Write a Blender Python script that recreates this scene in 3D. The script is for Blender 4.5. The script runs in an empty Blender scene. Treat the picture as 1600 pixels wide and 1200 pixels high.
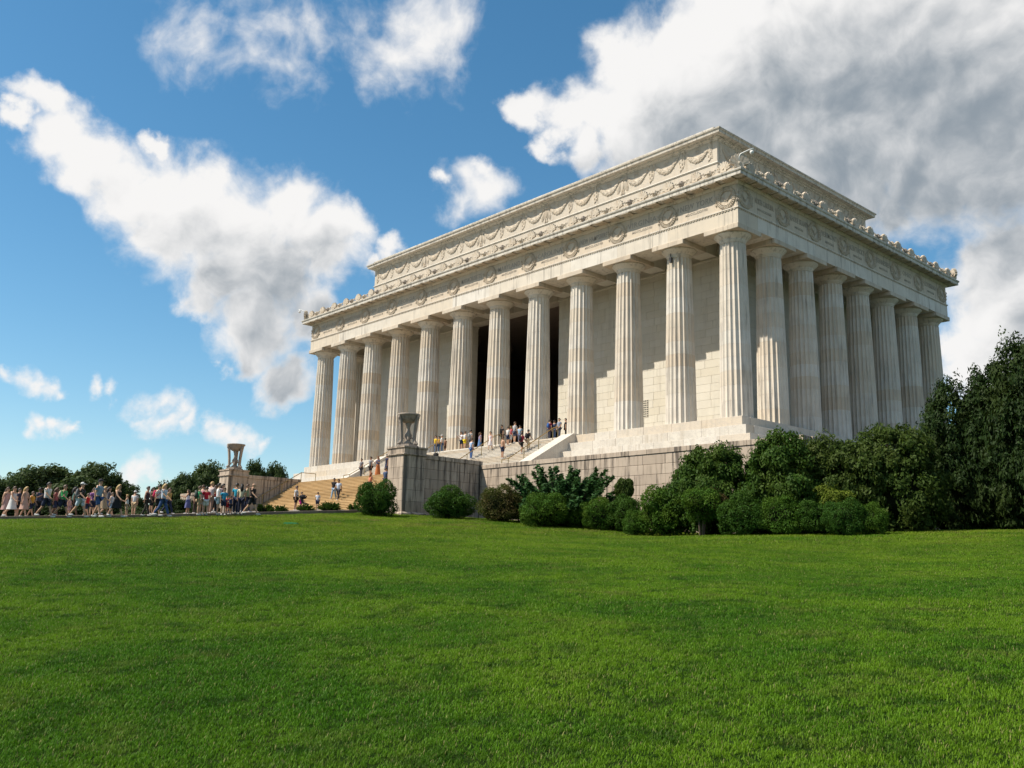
import bpy, bmesh, math, random
import numpy as np
from mathutils import Vector, Matrix, Quaternion
R = math.radians
SC = bpy.context.scene
COL = SC.collection

# ------------------------------------------------------------------ camera
CAM = Vector((35.609, -53.043, -10.17))
YAW, PITCH, ROLL, FPX = 0.838, 0.193, 0.0235, 1427.2
FW = Vector((-math.sin(YAW)*math.cos(PITCH), math.cos(YAW)*math.cos(PITCH), math.sin(PITCH)))
_r = Vector((math.cos(YAW), math.sin(YAW), 0)); _u = _r.cross(FW)
RT = _r*math.cos(ROLL) + _u*math.sin(ROLL)
UP = -_r*math.sin(ROLL) + _u*math.cos(ROLL)
cd = bpy.data.cameras.new('camera'); cam = bpy.data.objects.new('camera', cd); COL.objects.link(cam)
cd.sensor_width = 36; cd.lens = FPX/1600*36; cd.clip_start = .1; cd.clip_end = 6000
m = Matrix((RT, UP, -FW)).transposed().to_4x4(); m.translation = CAM
cam.matrix_world = m
SC.camera = cam
def ray(px, py): return FW + RT*((px-800)/FPX) + UP*((600-py)/FPX)
def atd(px, py, D): return CAM + ray(px, py)*D
def at(px, py, ax, v):
    d = ray(px, py); return CAM + d*((v-CAM[ax])/d[ax])

# ------------------------------------------------------------------ sun, exposure
SUN = Vector((-.60, -1.0, 1.45)).normalized()          # towards the sun
sd = bpy.data.lights.new('sun', 'SUN'); so = bpy.data.objects.new('sun', sd); COL.objects.link(so)
sd.energy = 4.4; sd.angle = R(.55); sd.color = (1, .905, .76)
so.rotation_euler = SUN.to_track_quat('Z', 'Y').to_euler()
SC.view_settings.view_transform = 'Standard'; SC.view_settings.look = 'None'
SC.view_settings.exposure = EXPO = 0.62; SC.view_settings.gamma = 1
SC.cycles.max_bounces = 6; SC.cycles.diffuse_bounces = 4; SC.cycles.transparent_max_bounces = 8
SC.cycles.sample_clamp_indirect = 6; SC.cycles.caustics_reflective = False; SC.cycles.caustics_refractive = False
SC.cycles.use_denoising = True

# ------------------------------------------------------------------ node helpers
class NT:
    def __init__(s, tree): s.t = tree; s.n = tree.nodes; s.l = tree.links
    def node(s, typ, **kw):
        n = s.n.new(typ)
        for k, v in kw.items():
            if k in n.bl_rna.properties: setattr(n, k, v)
        return n
    def set(s, sock, v):
        if hasattr(v, 'is_output') : s.l.new(v, sock)
        elif v is not None: sock.default_value = v
    def math(s, op, a, b=None, c=None, clamp=False):
        n = s.n.new('ShaderNodeMath'); n.operation = op; n.use_clamp = clamp
        for i, v in enumerate((a, b, c)): s.set(n.inputs[i], v)
        return n.outputs[0]
    def vmath(s, op, a, b=None, scale=None):
        n = s.n.new('ShaderNodeVectorMath'); n.operation = op
        s.set(n.inputs[0], a)
        if b is not None: s.set(n.inputs[1], b)
        if scale is not None: s.set(n.inputs['Scale'], scale)
        return n.outputs['Value'] if op in ('DISTANCE', 'LENGTH', 'DOT_PRODUCT') else n.outputs[0]
    def noise(s, vec, scale, detail=3, rough=.5, col=False, dist=0):
        n = s.n.new('ShaderNodeTexNoise'); s.set(n.inputs['Vector'], vec)
        n.inputs['Scale'].default_value = scale; n.inputs['Detail'].default_value = detail
        n.inputs['Roughness'].default_value = rough; n.inputs['Distortion'].default_value = dist
        return n.outputs['Color' if col else 'Fac']
    def maprange(s, v, a, b, c=0., d=1., smooth=False):
        n = s.n.new('ShaderNodeMapRange'); n.interpolation_type = 'SMOOTHSTEP' if smooth else 'LINEAR'
        s.set(n.inputs[0], v)
        for i, x in zip((1, 2, 3, 4), (a, b, c, d)): s.set(n.inputs[i], x)
        return n.outputs[0]
    def mix(s, f, a, b, blend='MIX'):
        n = s.n.new('ShaderNodeMix'); n.data_type = 'RGBA'; n.blend_type = blend
        s.set(n.inputs[0], f); s.set(n.inputs[6], a if hasattr(a, 'is_output') else c4(a)); s.set(n.inputs[7], b if hasattr(b, 'is_output') else c4(b))
        return n.outputs[2]
def c4(c): return (c[0], c[1], c[2], 1.0)

# ------------------------------------------------------------------ sky: clear blue with cumulus
W = bpy.data.worlds.new('World'); SC.world = W; W.use_nodes = True
W.node_tree.nodes.clear(); T = NT(W.node_tree)
SKYBG = 0.091
sky = T.node('ShaderNodeTexSky'); sky.sky_type = 'NISHITA'; sky.sun_disc = False
sky.sun_elevation = math.asin(SUN.z); sky.sun_rotation = math.atan2(SUN.x, SUN.y)
sky.air_density = 1.0; sky.dust_density = .25; sky.ozone_density = 2.2
hs = T.node('ShaderNodeHueSaturation'); T.l.new(sky.outputs[0], hs.inputs['Color'])
hs.inputs['Hue'].default_value = .487; hs.inputs['Saturation'].default_value = 1.24; hs.inputs['Value'].default_value = 1.0
# cloud puffs: azimuth, elevation, angular radius (degrees), strength
PUFFS = [
 (-77.51, 24.25, 1.54, 1),
 (-76.31, 22.80, 2.09, 1),
 (-78.27, 22.88, 0.96, 1),
 (-74.59, 21.76, 2.09, 1),
 (-72.45, 20.73, 2.32, 1),
 (-70.65, 20.85, 2.68, 1),
 (-68.18, 21.23, 1.98, 1),
 (-71.38, 23.18, 0.96, 1),
 (-69.36, 19.02, 3.51, 1),
 (-66.01, 19.66, 3.81, 1),
 (-63.18, 21.06, 2.68, 1),
 (-60.95, 19.08, 3.31, 1),
 (-58.89, 20.42, 1.87, 1),
 (-63.43, 16.72, 3.91, 1),
 (-66.49, 16.39, 2.81, 1),
 (-70.73, 18.08, 1.65, 1),
 (-64.53, 13.52, 2.81, 1),
 (-62.40, 10.70, 2.09, 1),
 (-61.30, 14.38, 2.09, 1),
 (-67.63, 14.55, 1.54, 1),
 (-56.56, 19.36, 1.15, 1),
 (-57.23, 18.14, 0.72, 1),
 (-63.43, 10.12, 1.05, 0.7),
 (-64.96, 11.75, 1.24, 1),
 (-77.41, 9.11, 0.68, 0.55),
 (-76.66, 9.16, 0.76, 0.55),
 (-75.84, 9.22, 0.80, 0.55),
 (-75.05, 9.16, 0.68, 0.55),
 (-74.38, 9.01, 0.48, 0.55),
 (-76.58, 6.76, 0.52, 0.55),
 (-75.90, 6.93, 0.60, 0.55),
 (-75.15, 7.10, 0.72, 0.55),
 (-74.36, 7.03, 0.60, 0.55),
 (-73.64, 6.98, 0.44, 0.55),
 (-69.34, 8.63, 0.96, 0.55),
 (-68.60, 8.32, 0.88, 0.55),
 (-67.85, 7.88, 0.80, 0.55),
 (-69.67, 7.63, 0.80, 0.55),
 (-68.74, 7.48, 0.88, 0.55),
 (-66.24, 7.81, 0.72, 0.55),
 (-65.54, 7.32, 0.96, 0.55),
 (-64.63, 7.14, 0.88, 0.55),
 (-63.72, 6.97, 0.80, 0.55),
 (-62.89, 6.86, 0.60, 0.55),
 (-69.33, 4.75, 0.88, 0.55),
 (-69.85, 4.27, 0.96, 0.55),
 (-68.86, 4.18, 0.72, 0.55),
 (-70.58, 4.09, 0.56, 0.55),
 (-72.83, 8.91, 0.56, 0.5),
 (-71.74, 8.87, 0.48, 0.4),
 (-66.03, 11.08, 0.48, 0.5),
 (-70.09, 29.51, 1.87, 0.36),
 (-68.97, 28.84, 1.24, 0.3),
 (-70.66, 30.15, 1.05, 0.24),
 (-64.65, 30.87, 1.98, 0.15),
 (-61.82, 31.40, 1.24, 0.26),
 (-63.50, 28.66, 1.44, 0.22),
 (-65.98, 29.14, 1.05, 0.12),
 (-65.91, 31.22, 1.24, 0.14),
 (-56.38, 30.58, 2.56, 0.4),
 (-54.63, 31.85, 2.81, 0.46),
 (-52.46, 32.47, 1.87, 0.4),
 (-57.25, 29.37, 1.34, 0.3),
 (-57.82, 31.40, 1.44, 0.28),
 (-53.35, 30.94, 1.65, 0.32),
 (-50.61, 22.40, 1.76, 0.55),
 (-51.65, 21.66, 1.15, 0.4),
 (-49.48, 22.90, 1.24, 0.45),
 (-52.54, 22.85, 0.72, 0.6),
 (-50.02, 23.65, 0.96, 0.7),
 (-42.70, 27.29, 2.62, 1),
 (-44.94, 27.49, 2.20, 1),
 (-47.21, 27.77, 1.44, 1),
 (-46.13, 25.93, 1.24, 1),
 (-41.59, 30.62, 2.09, 1),
 (-39.78, 29.56, 3.76, 1),
 (-37.19, 31.19, 2.32, 1),
 (-36.37, 29.73, 3.91, 1),
 (-33.40, 31.23, 4.42, 1),
 (-34.10, 32.87, 2.09, 1),
 (-29.32, 31.11, 6.02, 1),
 (-25.41, 30.88, 6.27, 1),
 (-21.85, 28.59, 7.28, 1),
 (-18.07, 27.84, 7.28, 1),
 (-16.44, 23.86, 7.03, 1),
 (-35.57, 27.52, 5.27, 1),
 (-29.92, 26.66, 6.52, 1),
 (-25.02, 24.98, 6.27, 1),
 (-21.18, 23.35, 5.52, 1),
 (-27.39, 22.77, 4.52, 1),
 (-17.95, 21.44, 3.51, 1),
 (-40.43, 25.93, 3.31, 1),
 (-43.84, 25.44, 1.76, 1),
 (-38.54, 25.12, 2.94, 1),
 (-32.38, 24.72, 3.51, 1),
 (-24.17, 20.94, 2.03, 1),
 (-19.61, 17.08, 2.09, 1),
 (-18.11, 17.48, 2.44, 1),
 (-19.03, 15.13, 3.61, 1),
 (-20.42, 14.03, 1.98, 1),
 (-17.61, 13.74, 4.02, 1),
 (-19.83, 11.83, 2.44, 1),
 (-21.06, 11.39, 1.76, 1),
 (-21.24, 12.67, 1.76, 1),
 (-18.98, 10.35, 2.94, 1),
 (-16.49, 16.04, 4.02, 1),
]
rs = random.Random(5)
while len(PUFFS) < 235:                                  # the cloud field goes on round the rest of the sky
    a0, e0, n = rs.uniform(-180, 180), rs.uniform(8, 60), rs.randint(3, 5)
    if -92 < a0 < -6 and e0 < 46: continue
    for _ in range(n):
        PUFFS.append((a0 + rs.uniform(-7, 7), e0 + rs.uniform(-2.5, 2.5), rs.uniform(3.5, 8), 1))
def az_dir(a, e): return Vector((math.sin(R(a))*math.cos(R(e)), math.cos(R(a))*math.cos(R(e)), math.sin(R(e))))
tc = T.node('ShaderNodeTexCoord')
dirv = T.vmath('NORMALIZE', tc.outputs['Generated'])
def thickness_group(puffs):
    g = bpy.data.node_groups.new('cloud_thickness', 'ShaderNodeTree')
    g.interface.new_socket('Vector', in_out='INPUT', socket_type='NodeSocketVector')
    g.interface.new_socket('Thickness', in_out='OUTPUT', socket_type='NodeSocketFloat')
    G = NT(g); gi = G.node('NodeGroupInput'); go = G.node('NodeGroupOutput')
    acc = None
    for (a, e, r_, w_) in puffs:
        d = G.vmath('DISTANCE', gi.outputs[0], tuple(az_dir(a, e)))
        v = G.math('MULTIPLY_ADD', d, -w_/R(r_), w_)
        acc = v if acc is None else G.math('SMOOTH_MAX', acc, v, .22)
    G.l.new(acc, go.inputs[0])
    return g
def cloudy_sky(puffs):
    """background with the sky, covered by the cumulus made of these puffs"""
    g = thickness_group(puffs)
    def thick(vec):
        n = T.n.new('ShaderNodeGroup'); n.node_tree = g; T.l.new(vec, n.inputs[0]); return n.outputs[0]
    n1 = T.vmath('SUBTRACT', T.noise(dirv, 9, 3, .5, True), (.5, .5, .5))
    n2 = T.vmath('SUBTRACT', T.noise(dirv, 24, 6, .58, True), (.5, .5, .5))
    w1 = T.vmath('ADD', dirv, T.vmath('SCALE', n1, scale=.07))
    w2 = T.vmath('ADD', w1, T.vmath('SCALE', n2, scale=.05))
    f1 = thick(w2); f2 = thick(T.vmath('ADD', T.vmath('ADD', dirv, T.vmath('SCALE', n1, scale=.05)), tuple(SUN*.075)))
    fine = T.noise(w1, 30, 8, .56)
    fine_s = T.noise(T.vmath('ADD', w1, tuple(SUN*.016)), 30, 5, .5)
    dens = T.math('MULTIPLY_ADD', T.math('SUBTRACT', fine, .48), .85, f1)
    mask = T.maprange(dens, -.12, .54, 0, 1, True)
    shade = T.maprange(T.math('MULTIPLY_ADD', T.math('SUBTRACT', fine_s, fine), .85, f2), -.18, 1.12, 0, 1, True)
    shade = T.math('MULTIPLY', shade, T.maprange(f1, .05, .6, .25, 1, True))
    ck = 1/SKYBG/2**EXPO
    ccol = T.mix(shade, (.93*ck, .92*ck, .91*ck), (.28*ck, .33*ck, .38*ck))
    bg = T.node('ShaderNodeBackground'); bg.inputs[1].default_value = SKYBG
    T.l.new(T.mix(mask, hs.outputs[0], ccol), bg.inputs[0])
    return bg.outputs[0]
def select(cond, a, b):
    mx = T.node('ShaderNodeMixShader'); T.l.new(cond, mx.inputs[0]); T.l.new(b, mx.inputs[1]); T.l.new(a, mx.inputs[2]); return mx.outputs[0]
sx = T.node('ShaderNodeSeparateXYZ'); T.l.new(dirv, sx.inputs[0])
azim = T.math('MULTIPLY', T.math('ARCTAN2', sx.outputs[0], sx.outputs[1]), 180/math.pi)
SECT = [-180, -84, -48, -12, 180]     # only the puffs near a direction are worked out for it
shader = None
for lo, hi in zip(SECT[:-1], SECT[1:]):
    near = [q for q in PUFFS if any(lo - q[2]/math.cos(R(q[1])) - 8 < q[0] + k < hi + q[2]/math.cos(R(q[1])) + 8 for k in (-360, 0, 360))]
    s_ = cloudy_sky(near)
    shader = s_ if shader is None else select(T.math('GREATER_THAN', azim, lo), s_, shader)
clear = T.node('ShaderNodeBackground'); T.l.new(hs.outputs[0], clear.inputs[0]); clear.inputs[1].default_value = SKYBG
shader = select(T.math('GREATER_THAN', sx.outputs[2], -.01), shader, clear.outputs[0])
wo = T.node('ShaderNodeOutputWorld'); T.l.new(shader, wo.inputs[0])
W.cycles.sampling_method = 'MANUAL'; W.cycles.sample_map_resolution = 512

# ------------------------------------------------------------------ materials
MATS = {}
def material(name):
    m = bpy.data.materials.new(name); m.use_nodes = True; m.node_tree.nodes.clear(); MATS[name] = m
    t = NT(m.node_tree)
    t.out = t.node('ShaderNodeOutputMaterial'); t.p = t.node('ShaderNodeBsdfPrincipled'); t.l.new(t.p.outputs[0], t.out.inputs[0])
    t.p.inputs['Specular IOR Level'].default_value = .3
    return t
def rnd(t):
    a = t.node('ShaderNodeObjectInfo').outputs['Random']; b = t.node('ShaderNodeNewGeometry').outputs['Random Per Island']
    return t.math('FRACT', t.math('ADD', a, b))
def wpos(t): return t.node('ShaderNodeNewGeometry').outputs['Position']
def scaled(t, v, s): return t.vmath('MULTIPLY', v, s)
def bump(t, h, strength, dist=.02):
    b = t.node('ShaderNodeBump'); b.inputs['Strength'].default_value = strength; b.inputs['Distance'].default_value = dist
    t.l.new(h, b.inputs['Height']); t.l.new(b.outputs[0], t.p.inputs['Normal'])
def stone(name, cols, dark, vein=None, streak=.35, s0=.50, rough=.65, bstr=.25, tintw=1.0, grain=6, patch=.5):
    """cols: colours of single blocks (random), mottled, streaked with grime running down"""
    t = material(name); P = wpos(t); r = rnd(t)
    ramp = t.node('ShaderNodeValToRGB'); ramp.color_ramp.interpolation = 'LINEAR'
    els = ramp.color_ramp.elements
    while len(els) < len(cols): els.new(.5)
    for i, c in enumerate(cols): els[i].position = i/(len(cols)-1); els[i].color = c4(c)
    t.l.new(r, ramp.inputs[0])
    base = ramp.outputs[0]
    off = t.vmath('SCALE', t.node('ShaderNodeCombineXYZ').outputs[0], scale=1)
    n = t.noise(P, .9, 5, .6)
    base = t.mix(t.maprange(n, .42, .72, 0, patch), base, [c*.72 for c in cols[0]])
    if vein:
        q = t.math('ABSOLUTE', t.math('SUBTRACT', t.noise(scaled(t, P, (1, 1, 1.6)), 1.6, 6, .6, dist=1.2), .5))
        base = t.mix(t.maprange(q, 0, .035, .55, 0), base, vein)
    s = t.noise(scaled(t, P, (2.4, 2.4, .16)), 1.6, 5, .65)
    s2 = t.noise(P, .35, 3, .5)
    base = t.mix(t.math('MULTIPLY', t.maprange(s, s0, s0+.18, 0, streak, True), t.maprange(s2, .30, .52)), base, dark)
    gr = t.noise(P, grain*6, 3, .7)
    base = t.mix(t.maprange(gr, .3, .7, 0, .16), base, [c*.55 for c in cols[0]])
    t.l.new(base, t.p.inputs['Base Color']); t.p.inputs['Roughness'].default_value = rough
    bump(t, t.noise(P, grain, 6, .65), bstr)
    return t
stone('marble', [(.63, .575, .495), (.68, .645, .59), (.605, .525, .42), (.69, .65, .585), (.585, .485, .37), (.66, .61, .54)], (.21, .185, .16), streak=.62)
stone('marble_wall', [(.62, .59, .51), (.65, .62, .55), (.60, .56, .47), (.64, .61, .54)], (.30, .27, .22), streak=.25, patch=.3)
stone('marble_white', [(.57, .53, .465), (.61, .575, .52), (.56, .50, .42), (.55, .46, .35)], (.30, .24, .17), vein=(.38, .355, .33), streak=.45)
stone('marble_carved', [(.56, .48, .38), (.60, .53, .44), (.52, .42, .31)], (.20, .165, .13), streak=.5, patch=.8, bstr=.6, grain=14)
stone('marble_weathered', [(.60, .56, .49), (.64, .60, .54), (.57, .51, .43)], (.13, .115, .10), streak=.6, s0=.45, patch=.6)
stone('marble_letter_shade', [(.36, .32, .27), (.40, .35, .29)], (.22, .19, .16), streak=.2)  # darker than the frieze: shading of cut letters put into the colour
stone('granite', [(.45, .365, .29), (.52, .43, .345), (.39, .315, .25), (.48, .395, .315)], (.085, .07, .058), streak=.95, s0=.45, rough=.8, bstr=.5, grain=20)
stone('granite_joint', [(.17, .14, .11), (.19, .155, .125)], (.04, .035, .03), rough=.9)
stone('marble_joint', [(.46, .42, .35), (.48, .44, .37)], (.12, .1, .08), rough=.9)
stone('granite_step', [(.44, .30, .15), (.56, .40, .215), (.49, .345, .18), (.40, .27, .13)], (.22, .16, .10), streak=.3, rough=.8, grain=18)
stone('tripod_stone', [(.30, .255, .215), (.34, .29, .245)], (.07, .06, .05), streak=.6, rough=.75, bstr=.6, grain=16)
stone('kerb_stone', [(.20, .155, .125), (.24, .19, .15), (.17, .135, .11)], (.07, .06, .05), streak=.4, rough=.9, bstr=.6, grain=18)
stone('paving', [(.20, .175, .15), (.23, .20, .17)], (.12, .11, .10), streak=.2, rough=.9)
def plain(name, col, rough=.6, metal=0, var=.0):
    t = material(name)
    if var:
        n = t.noise(wpos(t), 7, 4, .6); t.l.new(t.mix(t.maprange(n, .35, .7, 0, var), col, [c*.5 for c in col]), t.p.inputs['Base Color'])
    else: t.p.inputs['Base Color'].default_value = c4(col)
    t.p.inputs['Roughness'].default_value = rough; t.p.inputs['Metallic'].default_value = metal
    return MATS[name]
plain('brass', (.42, .30, .13), .38, 1, .4)
plain('dark_metal', (.04, .04, .042), .5, .6)
plain('white_metal', (.7, .7, .68), .4)
plain('green_plastic', (.05, .30, .13), .55)
plain('bark', (.10, .075, .055), .95, 0, .5)
plain('dark_core', (.014, .018, .008), 1); MATS['dark_core'].node_tree.nodes['Principled BSDF'].inputs['Specular IOR Level'].default_value = 0  # near-black: shade inside the foliage put into the colour
def leaf(name, a, b, c=None, trans=.25, big=.5):
    """leaf colours: random from a to b per leaf, clumps drifting towards c"""
    t = material(name); r = rnd(t)
    col = t.mix(r, a, b)
    if c: col = t.mix(t.maprange(t.noise(wpos(t), big, 3, .55), .45, .68), col, c)
    t.l.new(col, t.p.inputs['Base Color']); t.p.inputs['Roughness'].default_value = .6
    t.p.inputs['Specular IOR Level'].default_value = .12
    tr = t.node('ShaderNodeBsdfTranslucent'); t.l.new(t.mix(.5, col, (.10, .16, .02)), tr.inputs[0])
    mx = t.node('ShaderNodeMixShader'); mx.inputs[0].default_value = trans
    t.l.new(t.p.outputs[0], mx.inputs[1]); t.l.new(tr.outputs[0], mx.inputs[2]); t.l.new(mx.outputs[0], t.out.inputs[0])
leaf('leaf_box', (0.030, 0.082, 0.008), (0.068, 0.153, 0.015), (0.079, 0.137, 0.013), big=.8)
leaf('leaf_box_dark', (0.019, 0.060, 0.008), (0.046, 0.118, 0.013), (0.044, 0.098, 0.011), big=.8)
leaf('leaf_box_brown', (0.044, 0.060, 0.013), (0.082, 0.085, 0.018), (0.093, 0.066, 0.024), big=.9)
leaf('leaf_olive', (0.027, 0.051, 0.009), (0.055, 0.092, 0.015), (0.057, 0.082, 0.016), big=.5)
leaf('leaf_shrub', (0.022, 0.056, 0.007), (0.047, 0.099, 0.013), (0.055, 0.093, 0.013), big=.5)
leaf('leaf_lime', (0.111, 0.163, 0.016), (0.156, 0.195, 0.026), None)
leaf('leaf_holly', (0.010, 0.024, 0.006), (0.023, 0.047, 0.009), (0.029, 0.047, 0.010), trans=.12, big=.5)
leaf('leaf_yew', (0.016, 0.052, 0.013), (0.034, 0.091, 0.021), None, trans=.12)
leaf('leaf_far', (0.036, 0.062, 0.021), (0.060, 0.091, 0.029), (0.058, 0.086, 0.033), big=.2)

# ------------------------------------------------------------------ object helpers
ORG = {}
def link(name, data, mat=None, parent=None, loc=(0, 0, 0), rot=None, scale=None, kind=None):
    """one object; loc is in world space, or relative to the parent's base when local"""
    o = bpy.data.objects.new(name, data); COL.objects.link(o)
    loc = Vector(loc); ORG[o.name] = loc.copy()
    if parent is not None:
        o.parent = parent; loc = loc - ORG[parent.name]
    o.location = loc
    if rot is not None: o.rotation_euler = rot
    if scale is not None: o.scale = scale
    if mat and data is not None:
        if not data.materials: data.materials.append(MATS[mat])
        elif data.materials[0] is not MATS[mat]:
            o.material_slots[0].link = 'OBJECT'; o.material_slots[0].material = MATS[mat]
    if kind: o['kind'] = kind
    return o
def thing(name, label, cat, loc, group=None, mesh=None, mat=None, rot=None, scale=None):
    o = link(name, mesh, mat, None, loc, rot, scale)
    o['label'] = label; o['category'] = cat
    if group: o['group'] = group
    return o
def mesh_of(name, V, F, smooth=False):
    m = bpy.data.meshes.new(name); m.from_pydata([tuple(v) for v in V], [], F); m.update()
    if smooth: m.polygons.foreach_set('use_smooth', [True]*len(m.polygons))
    return m
class MB:
    def __init__(s): s.V = []; s.F = []
    def add(s, V, F):
        o = len(s.V); s.V += [tuple(v) for v in V]; s.F += [tuple(i+o for i in f) for f in F]; return s
    def box(s, x0, x1, y0, y1, z0, z1):
        V = [(x, y, z) for z in (z0, z1) for y in (y0, y1) for x in (x0, x1)]
        return s.add(V, [(0, 2, 3, 1), (4, 5, 7, 6), (0, 1, 5, 4), (2, 6, 7, 3), (0, 4, 6, 2), (1, 3, 7, 5)])
    def prism(s, P, z0, z1):                                # polygon P in xy, extruded in z
        n = len(P)
        return s.add([(x, y, z0) for x, y in P] + [(x, y, z1) for x, y in P],
                     [tuple(range(n-1, -1, -1)), tuple(range(n, 2*n))] + [(i, (i+1) % n, n+(i+1) % n, n+i) for i in range(n)])
    def slab_yz(s, P, x0, x1):                              # polygon in yz, extruded in x
        n = len(P)
        return s.add([(x0, y, z) for y, z in P] + [(x1, y, z) for y, z in P],
                     [tuple(range(n-1, -1, -1)), tuple(range(n, 2*n))] + [(i, (i+1) % n, n+(i+1) % n, n+i) for i in range(n)])
    def slab_xz(s, P, y0, y1):                              # polygon in xz, extruded in y
        n = len(P)
        return s.add([(x, y0, z) for x, z in P] + [(x, y1, z) for x, z in P],
                     [tuple(range(n)), tuple(range(2*n-1, n-1, -1))] + [(i, n+i, n+(i+1) % n, (i+1) % n) for i in range(n)])
    def lathe(s, P, n=24, c=(0, 0, 0), sx=1, sy=1):         # profile (r, z) bottom to top
        V = []; F = []
        for r, z in P:
            for i in range(n):
                a = 2*math.pi*i/n; V.append((c[0]+r*math.cos(a)*sx, c[1]+r*math.sin(a)*sy, c[2]+z))
        for j in range(len(P)-1):
            for i in range(n): F.append((j*n+i, j*n+(i+1) % n, (j+1)*n+(i+1) % n, (j+1)*n+i))
        F.append(tuple(range(n-1, -1, -1))); F.append(tuple((len(P)-1)*n+i for i in range(n)))
        return s.add(V, F)
    def tube(s, pts, rad, n=8):
        pts = [Vector(p) for p in pts]; rad = rad if hasattr(rad, '__len__') else [rad]*len(pts)
        V = []; F = []; ref = None
        for j, p in enumerate(pts):
            d = (pts[min(j+1, len(pts)-1)] - pts[max(j-1, 0)]).normalized()
            if ref is None: ref = d.orthogonal().normalized()
            ref = (ref - d*ref.dot(d)).normalized(); b = d.cross(ref)
            for i in range(n):
                a = 2*math.pi*i/n; V.append(p + (ref*math.cos(a) + b*math.sin(a))*rad[j])
        for j in range(len(pts)-1):
            for i in range(n): F.append((j*n+i, j*n+(i+1) % n, (j+1)*n+(i+1) % n, (j+1)*n+i))
        F.append(tuple(range(n-1, -1, -1))); F.append(tuple((len(pts)-1)*n+i for i in range(n)))
        return s.add(V, F)
    def ball(s, c, r, n=8, m=6):
        r = r if hasattr(r, '__len__') else (r, r, r)
        P = [(math.sin(math.pi*(j+.02)/(m+.04)), -math.cos(math.pi*(j+.02)/(m+.04))) for j in range(m+1)]
        o = len(s.V); s.lathe(P, n)
        for k in range(o, len(s.V)):
            v = s.V[k]; s.V[k] = (c[0]+v[0]*r[0], c[1]+v[1]*r[1], c[2]+v[2]*r[2])
        return s
    def ring(s, x0, x1, y0, y1, P):                         # profile of (offset outwards, z) carried round a rectangle
        n = len(P); V = []
        for o, z in P: V += [(x0-o, y0-o, z), (x1+o, y0-o, z), (x1+o, y1+o, z), (x0-o, y1+o, z)]
        F = [(4*j+i, 4*j+(i+1) % 4, 4*((j+1) % n)+(i+1) % 4, 4*((j+1) % n)+i) for j in range(n) for i in range(4)]
        return s.add(V, F)
    def mesh(s, name, smooth=False): return mesh_of(name, s.V, s.F, smooth)
_blk = {}
def block(w, d, h, ch=.012):
    """chamfered stone block, base at z=0, centred in x, front face at y=0 going back to y=d; shared by size"""
    k = (round(w, 3), round(d, 3), round(h, 3), ch)
    if k not in _blk:
        a, c = w/2, ch
        V = []
        for (x, y, z) in [(sx, sy, sz) for sz in (0, 1) for sy in (0, 1) for sx in (0, 1)]:
            X = -a if x == 0 else a; Y = 0 if y == 0 else d; Z = 0 if z == 0 else h
            ix = c if x == 0 else -c; iy = c if y == 0 else -c; iz = c if z == 0 else -c
            V += [(X, Y+iy, Z+iz), (X+ix, Y, Z+iz), (X+ix, Y+iy, Z)]
        bm = bmesh.new(); bv = [bm.verts.new(v) for v in V]
        bmesh.ops.convex_hull(bm, input=bv); me = bpy.data.meshes.new('block')
        bmesh.ops.dissolve_limit(bm, angle_limit=.01, verts=bm.verts, edges=bm.edges)
        bm.to_mesh(me); bm.free(); _blk[k] = me
    return _blk[k]
def courses(length, z0, z1, h, lens, rng, gap=.012):
    """(start, length, z, height) of running-bond blocks filling a wall face"""
    out = []; n = max(1, round((z1-z0)/h)); hh = (z1-z0)/n
    for j in range(n):
        x = 0; first = True
        while x < length-.01:
            w = rng.choice(lens)*((.5 if j % 2 else 1) if first else 1); first = False
            if length-x-w < min(lens)*.45: w = length-x
            out.append((x, w, z0+j*hh, hh)); x += w
    return out
def face_blocks(parent, name, mat, origin, axis, length, z0, z1, h, lens, rng, depth=.18, proud=.02, gap=.012, cap=None, ch=.012, stuff=None):
    """lay blocks on a vertical face. axis 'x': face looks to -y, runs along +x; 'y': face looks to +x, runs along +y; 'yl': looks to -x"""
    extra = MB(); n = 0
    for (s, w, z, hh) in courses(length, z0, z1, h, lens, rng):
        W_ = round(w-gap, 2)
        c = s+w/2
        if axis == 'x': loc, rz = (origin[0]+c, origin[1]-proud, z+gap/2), 0
        elif axis == 'y': loc, rz = (origin[0]+proud, origin[1]+c, z+gap/2), R(90)
        else: loc, rz = (origin[0]-proud, origin[1]+c, z+gap/2), R(-90)
        me = block(W_, depth, hh-gap, ch)
        if stuff:
            M_ = Matrix.Translation(Vector(loc)-ORG[parent.name]) @ Matrix.Rotation(rz, 4, 'Z')
            extra.add([M_ @ v.co for v in me.vertices], [tuple(p.vertices) for p in me.polygons])
        else: link(name, me, mat, parent, loc, (0, 0, rz)); n += 1
    if stuff:
        o = link(stuff, extra.mesh(stuff), mat, parent, ORG[parent.name], kind='stuff')
    return n

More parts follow.
